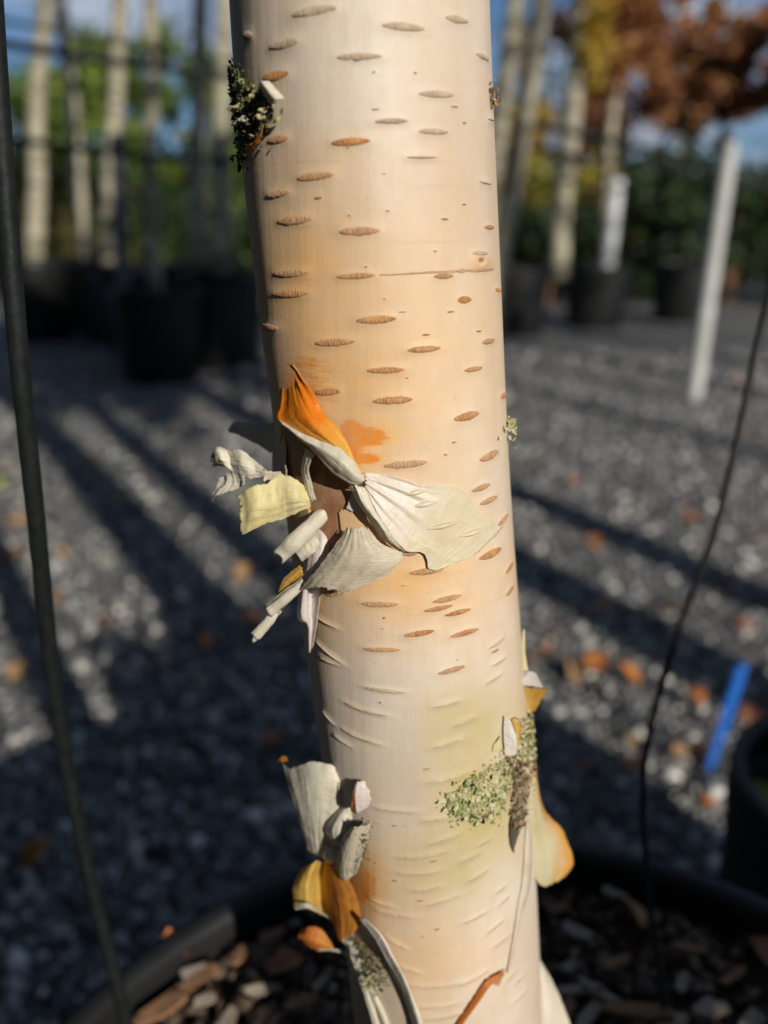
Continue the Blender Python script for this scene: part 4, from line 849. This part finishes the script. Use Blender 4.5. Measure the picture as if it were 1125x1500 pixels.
for (x, y, ph, lab) in ((-1.05, 5.15, .5, 'empty-looking black pot in front of the cream and bright birches'), (-1.75, 5.9, .52, 'black pot tucked in behind the grey post'), (1.02, 6.6, .5, 'black pot at the foot of the olive coloured trunk'), (1.75, 7.0, .5, 'black pot beside the white tree guard'), (.62, 6.0, .48, 'black pot half hidden by the peeling birch'), (2.6, 7.4, .5, 'black pot in front of the dark hedge')):
    bpot(x, y, .27, ph, lab)
G2 = 'trees of the rows on the right'
b = at_y(818, 408, 6.6); t_ = at_y(852, 0, 6.6); t_ = b + (t_ - b) * 2.0
tree(b, t_, .064, 'olive tinted pale trunk with a tuft of yellow leaves', G2, (at_y(872, 30, 6.6), (.13, .16, .5)), M['yellowleaf'], 1100, .04, 31, name='young_tree')
b = at_y(888, 392, 7.0); b[2] = .46; t_ = at_y(905, 0, 7.0); t_ = b + (t_ - b) * 1.6
tree(b, t_, .04, 'young tree with a russet brown crown above a white guard', G2, (at_y(910, 20, 7.1), (.5, .5, .85)), M['brownleaf'], 9000, .05, 32, name='young_tree')
V, F = lathe([(.052, 0), (.055, .02), (.055, .68), (.052, .70), (.048, .68), (.048, 0)], 20); gd = link('tree_guard', mesh('tree_guard', V, F, M['guard'])); gd.location = (b[0] + .005, b[1], b[2] - .01)
gd.rotation_euler = (0, math.radians(1.5), 0); tag(gd, 'short white tube guard round the foot of the russet tree', 'tree guard')
b = at_y(1003, 285, 10); b[2] = .3; t_ = at_y(1030, 40, 10)
tree(b, t_, .085, 'tree with a broad dark brown crown rising behind the hedge', G2, (at_y(1050, 112, 10), (.78, .7, .75)), M['brownleaf'], 9000, .065, 33, name='young_tree')
b = at_y(690, 470, 4.6); b[2] = .02
tree(b, b + np.array((.3, 0, 2)), .05, 'twin stemmed pale tree leaning just behind the peeling birch', G2, None, None, stems=[(b, b + (at_y(752, 40, 4.6) - b) * 1.9), (b + np.array((.05, .05, 0)), b + (at_y(786, 10, 4.6) - b) * 1.9)], name='twin_stemmed_tree')
b = at_y(1150, 300, 9); b[2] = .3
tree(b, b + np.array((.1, 0, 2.6)), .06, 'brown leaved young tree at the far end of the hedge', G2, (b + np.array((.15, 0, 2.1)), (.6, .6, .7)), M['brownleaf'], 2200, .05, 36, name='young_tree')
# posts
for (x, y, top, Rr, lab) in ((1015, 586, 208, .038, 'bright white round post standing alone on the gravel'), (184, 541, 196, .042, 'pale post given a shaded grey colour in front of the birches')):
    bb = on_z(x, y); tp = at_y({1015: 1070, 184: 172}[x], top, bb[1]); h = tp[2]
    root = empty('marker_post', bb); ln = tp - bb
    V, F = tube_geo([bb + ln * s_ - np.array((0, 0, .03)) * (s_ == 0) for s_ in (0, .25, .5, .75, .98)], [Rr, Rr, Rr * .98, Rr * .96, Rr * .95], 20, 24); pm = M['post'] if x > 500 else M['post_shaded']; obj('shaft', V, F, pm, root)
    V, F = tube_geo([bb + ln * .96, bb + ln * .985, bb + ln * 1.0], [Rr * 1.06, Rr * 1.06, Rr * .8], 20, 6); obj('cap', V, F, pm, root)
    for s_ in (.34, .67):
        V, F = tube_geo([bb + ln * s_, bb + ln * (s_ + .012)], [Rr * 1.05], 20, 3); obj('band', V, F, pm, root)
    tag(root, lab, 'post', 'posts of the nursery')
# wires and the poles that carry them
def pole(px, Y, lab, h=2.6):
    q = at_y(px, 400, Y); V, F = tube_geo([(q[0], q[1], -.05), (q[0], q[1], h * .5), (q[0], q[1], h)], [.035], 14, 6); tag(obj('wire_pole', V, F, M['wire']), lab, 'pole', 'poles that carry the wires'); return q
p0, p1, p2 = pole(-140, 3.9, 'dark steel pole carrying the left end of the wires'), pole(560, 5.2, 'dark steel pole behind the peeling birch carrying wires'), pole(1300, 9.0, 'dark steel pole carrying the far end of the wires', 2.2)
def wire(a, b, r0, lab, sag=.03):
    a, b = np.array(a), np.array(b); V, F = tube_geo([a, a * .5 + b * .5 - np.array((0, 0, sag)), b], [r0], 8, 16); tag(obj('trellis_wire', V, F, M['wire']), lab, 'wire', 'wires strung across the nursery')
def wz(px, py, Y): return at_y(px, py, Y)
wire(wz(-140, 42, 3.9), wz(560, 128, 5.2), .022, 'thick dark wire running past the tops of the left birches')
wire(wz(-140, 2, 3.9), wz(560, 118, 5.2), .010, 'thin dark wire just above the thick left one')
wire(wz(-140, 186, 3.9), wz(560, 250, 5.2), .018, 'lower dark wire crossing the left birch trunks')
wire(wz(560, 132, 5.2), wz(1300, 286, 9.0), .026, 'dark wire slanting down across the trees on the right')
wire(wz(560, 180, 5.2), wz(1300, 296, 9.0), .014, 'thin lower wire crossing the trees on the right', .02)

# hedges and trees further back
def hedge(name, lo, hi, rad, nc_, nl, ls, mt, lab, cat, seed, group=None, trunk_=True):
    lo, hi = np.array(lo, float), np.array(hi, float); root = empty(name, ((lo[0] + hi[0]) / 2, (lo[1] + hi[1]) / 2, 0))
    c, R = clumps(nc_, lo + rad * .6, hi - rad * .2, rad, seed); V, F = leaf_cloud(nl, c, R, ls, seed); V[:, 2] = np.maximum(V[:, 2], .02); obj('crown', V, F, mt, root, smooth=False)
    if trunk_:
        m = (lo + hi) / 2; V, F = tube_geo([(m[0], m[1], -.05), (m[0] + .04, m[1], hi[2] * .4), (m[0], m[1], hi[2] * .85)], [.09, .07, .02], 8, 10); obj('trunk', V, F, M['olive'] if 0 else M['chip_brown'], root)
    return tag(root, lab, cat, group)
def px_box(x0, x1, ytop, Y, dep=1.0, z0=.05):
    a, b = at_y(x0, ytop, Y), at_y(x1, ytop, Y); return (a[0], Y, z0), (b[0], Y + dep, a[2])
H_ = [('leafy_tree', -120, 90, 70, 11, .45, 26, 7000, .085, 'green', 'broad green leafy tree behind the left end of the birch row', 'tree'),
      ('leafy_tree', 60, 225, 36, 12, .42, 22, 6500, .085, 'green', 'taller green leafy tree between two pale trunks', 'tree'),
      ('leafy_tree', 255, 360, 85, 11, .36, 16, 4600, .08, 'green', 'green leafy tree right behind the bright white birch', 'tree'),
      ('leafy_tree', 185, 280, 190, 13, .3, 12, 1300, .08, 'olive', 'low olive green shrub in the gap of sky between the leafy trees', 'shrub'),
      ('hedge', -150, 170, 240, 9.2, .36, 30, 4000, .07, 'olive', 'dull olive hedge below the green trees on the left', 'hedge'),
      ('hedge', 150, 420, 262, 9.4, .32, 26, 3600, .07, 'darkgreen', 'dark low hedge behind the cream birch trunk', 'hedge'),
      ('hedge', 400, 790, 165, 12, .45, 36, 4500, .09, 'olive', 'olive brown hedge largely hidden by the peeling birch', 'hedge'),
      ('hedge', 728, 805, 150, 10.4, .26, 14, 2600, .07, 'yellowleaf', 'yellowing column of leaves close beside the peeling birch', 'hedge'),
      ('beech_hedge', 832, 945, 160, 11, .3, 22, 5200, .07, 'orangeleaf', 'clipped orange hedge block in autumn colour', 'hedge'),
      ('hedge', 770, 1010, 216, 9.6, .3, 30, 6000, .06, 'goldgreen', 'sunlit yellow green hedge below the clipped orange block', 'hedge'),
      ('hedge', 850, 930, 232, 9.2, .16, 9, 800, .05, 'yellowleaf', 'small golden shrub in front of the yellow green hedge', 'shrub'),
      ('conifer_hedge', 915, 1330, 236, 8.4, .34, 60, 9000, .06, 'darkgreen', 'dense dark green conifer hedge behind the white post', 'hedge'),
      ('hedge', 700, 930, 315, 8.2, .26, 26, 3400, .055, 'darkgreen', 'low dark hedge behind the pots beside the peeling birch', 'hedge'),
      ('leafy_tree', 725, 830, -60, 14, .5, 14, 1500, .09, 'olive', 'thin olive tree fading behind the twin stemmed tree', 'tree'),
      ('hedge', -700, 600, 262, 17, .6, 60, 5000, .14, 'darkgreen', 'far dark tree belt beyond the left nursery rows', 'hedge'),
      ('hedge', 500, 1800, 256, 18, .6, 60, 5000, .14, 'darkgreen', 'far dark tree belt beyond the right nursery rows', 'hedge')]
for q, (nm, x0, x1, yt, Yd, rad, nc_, nl, ls, mt, lab, cat) in enumerate(H_):
    lo, hi = px_box(x0, x1, yt, Yd, 1.1); hedge(nm, lo, hi, rad, nc_, nl, ls, M[mt], lab, cat, 50 + q)

# ------------------------------------------------------------------ the row behind the viewer whose stems stripe the gravel with shade
sx, sy = math.sin(SUN_AZ), math.cos(SUN_AZ)
def from_wa(wv, al): return np.array((wv * sy - al * sx, wv * sx + al * sy))
for q, (wv, al, r0) in enumerate(((2.87, -1.9, .05), (1.74, -1.7, .075), (1.35, -2.3, .095), (.74, -2.6, .07), (.52, -1.7, .095), (-.45, -2.2, .06), (-1.0, -2.6, .06), (3.9, -2.0, .07), (4.6, -2.6, .07), (5.4, -1.9, .06))):
    x, y = from_wa(wv, al); b = np.array((x, y, .43)); t_ = b + np.array((random.gauss(0, .05), random.gauss(0, .05), 4.2))
    tree(b, t_, r0, 'tall birch standing behind the viewer and striping the gravel with shade', 'birches of the row behind the viewer', (np.array((t_[0], t_[1], 3.9)), (.72, .72, 1.0)), M['olive'], 3600 if 0 < q < 7 else 250, .05, 80 + q)
    bpot(x, y, .26, .48, 'black pot of a birch standing behind the viewer', 'pots of the row behind the viewer')

# leafy cubes in pots, added unseen behind the viewer to shade the big pot
for q, (wv, hw, hz) in enumerate(((-.50, .19, .84), (-.03, .27, .84), (.605, .355, 1.10))):
    x, y = from_wa(wv, -.72)
    bpot(x, y, .21, .34, 'black pot of an added shade cube behind the viewer', 'pots of the added shade cubes behind the viewer')
    root = empty('shade_cube', (x, y, .30)); n = 14000
    lw = rng.uniform(-hw, hw, n); la = rng.uniform(-.26, .26, n); lz = rng.uniform(.30, hz, n)
    cen = np.stack([x + lw * sy - la * sx, y + lw * sx + la * sy, lz], 1)
    V, F = leaf_cloud(n, [(0, 0, 0)], [(1e-4,) * 3], .022, 99 + q); V = V + np.repeat(cen, 4, axis=0); obj('crown', V, F, M['darkgreen'], root, smooth=False)
    V, F = tube_geo([(x, y, .28), (x, y, .45), (x + .02, y, .6)], [.03, .025, .01], 8, 8); obj('trunk', V, F, M['chip_brown'], root)
    tag(root, 'leafy cube added behind the viewer to cast shade', 'shrub', 'added shade cubes behind the viewer')
# tall unseen hedges added at the left and behind to block sky light
for q, (lo, hi, lab) in enumerate((((-3.7, -4.0, 0), (-2.8, 4.6, 5.6), 'tall dark hedge added left of the viewer to block sky light'), ((-2.8, -4.2, 0), (-.3, -3.4, 5.2), 'tall dark hedge added behind the viewer to block sky light'))):
    lo, hi = np.array(lo), np.array(hi); n = 20000; root = empty('sky_block_hedge', ((lo[0] + hi[0]) / 2, (lo[1] + hi[1]) / 2, 0))
    V, F = leaf_cloud(n, [(0, 0, 0)], [(1e-4,) * 3], .11, 120 + q); V = V + np.repeat(rng.uniform(lo, hi, (n, 3)), 4, axis=0); V[:, 2] = np.maximum(V[:, 2], .02); obj('crown', V, F, M['darkgreen'], root, smooth=False)
    m = (lo + hi) / 2; V, F = tube_geo([(m[0], m[1], -.05), (m[0], m[1], 2.), (m[0], m[1], 3.8)], [.09, .07, .02], 8, 10); obj('trunk', V, F, M['chip_brown'], root)
    tag(root, lab, 'hedge')

x, y = from_wa(1.5, -8.4); root = empty('sky_block_hedge', (x, y, 0)); n = 16000  # unseen hedge added on the sun's side to dim the low sky
lw = rng.uniform(-7, 7, n); la = rng.uniform(-.5, .5, n); cen = np.stack([x + lw * sy - la * sx, y + lw * sx + la * sy, rng.uniform(0, 3.3, n)], 1)
V, F = leaf_cloud(n, [(0, 0, 0)], [(1e-4,) * 3], .13, 140); V = V + np.repeat(cen, 4, axis=0); V[:, 2] = np.maximum(V[:, 2], .02); obj('crown', V, F, M['darkgreen'], root, smooth=False)
V, F = tube_geo([(x, y, -.05), (x, y, 1.5), (x, y, 3.)], [.09, .07, .02], 8, 10); obj('trunk', V, F, M['chip_brown'], root)
tag(root, 'long dark hedge added far behind the viewer to block low sky light', 'hedge')
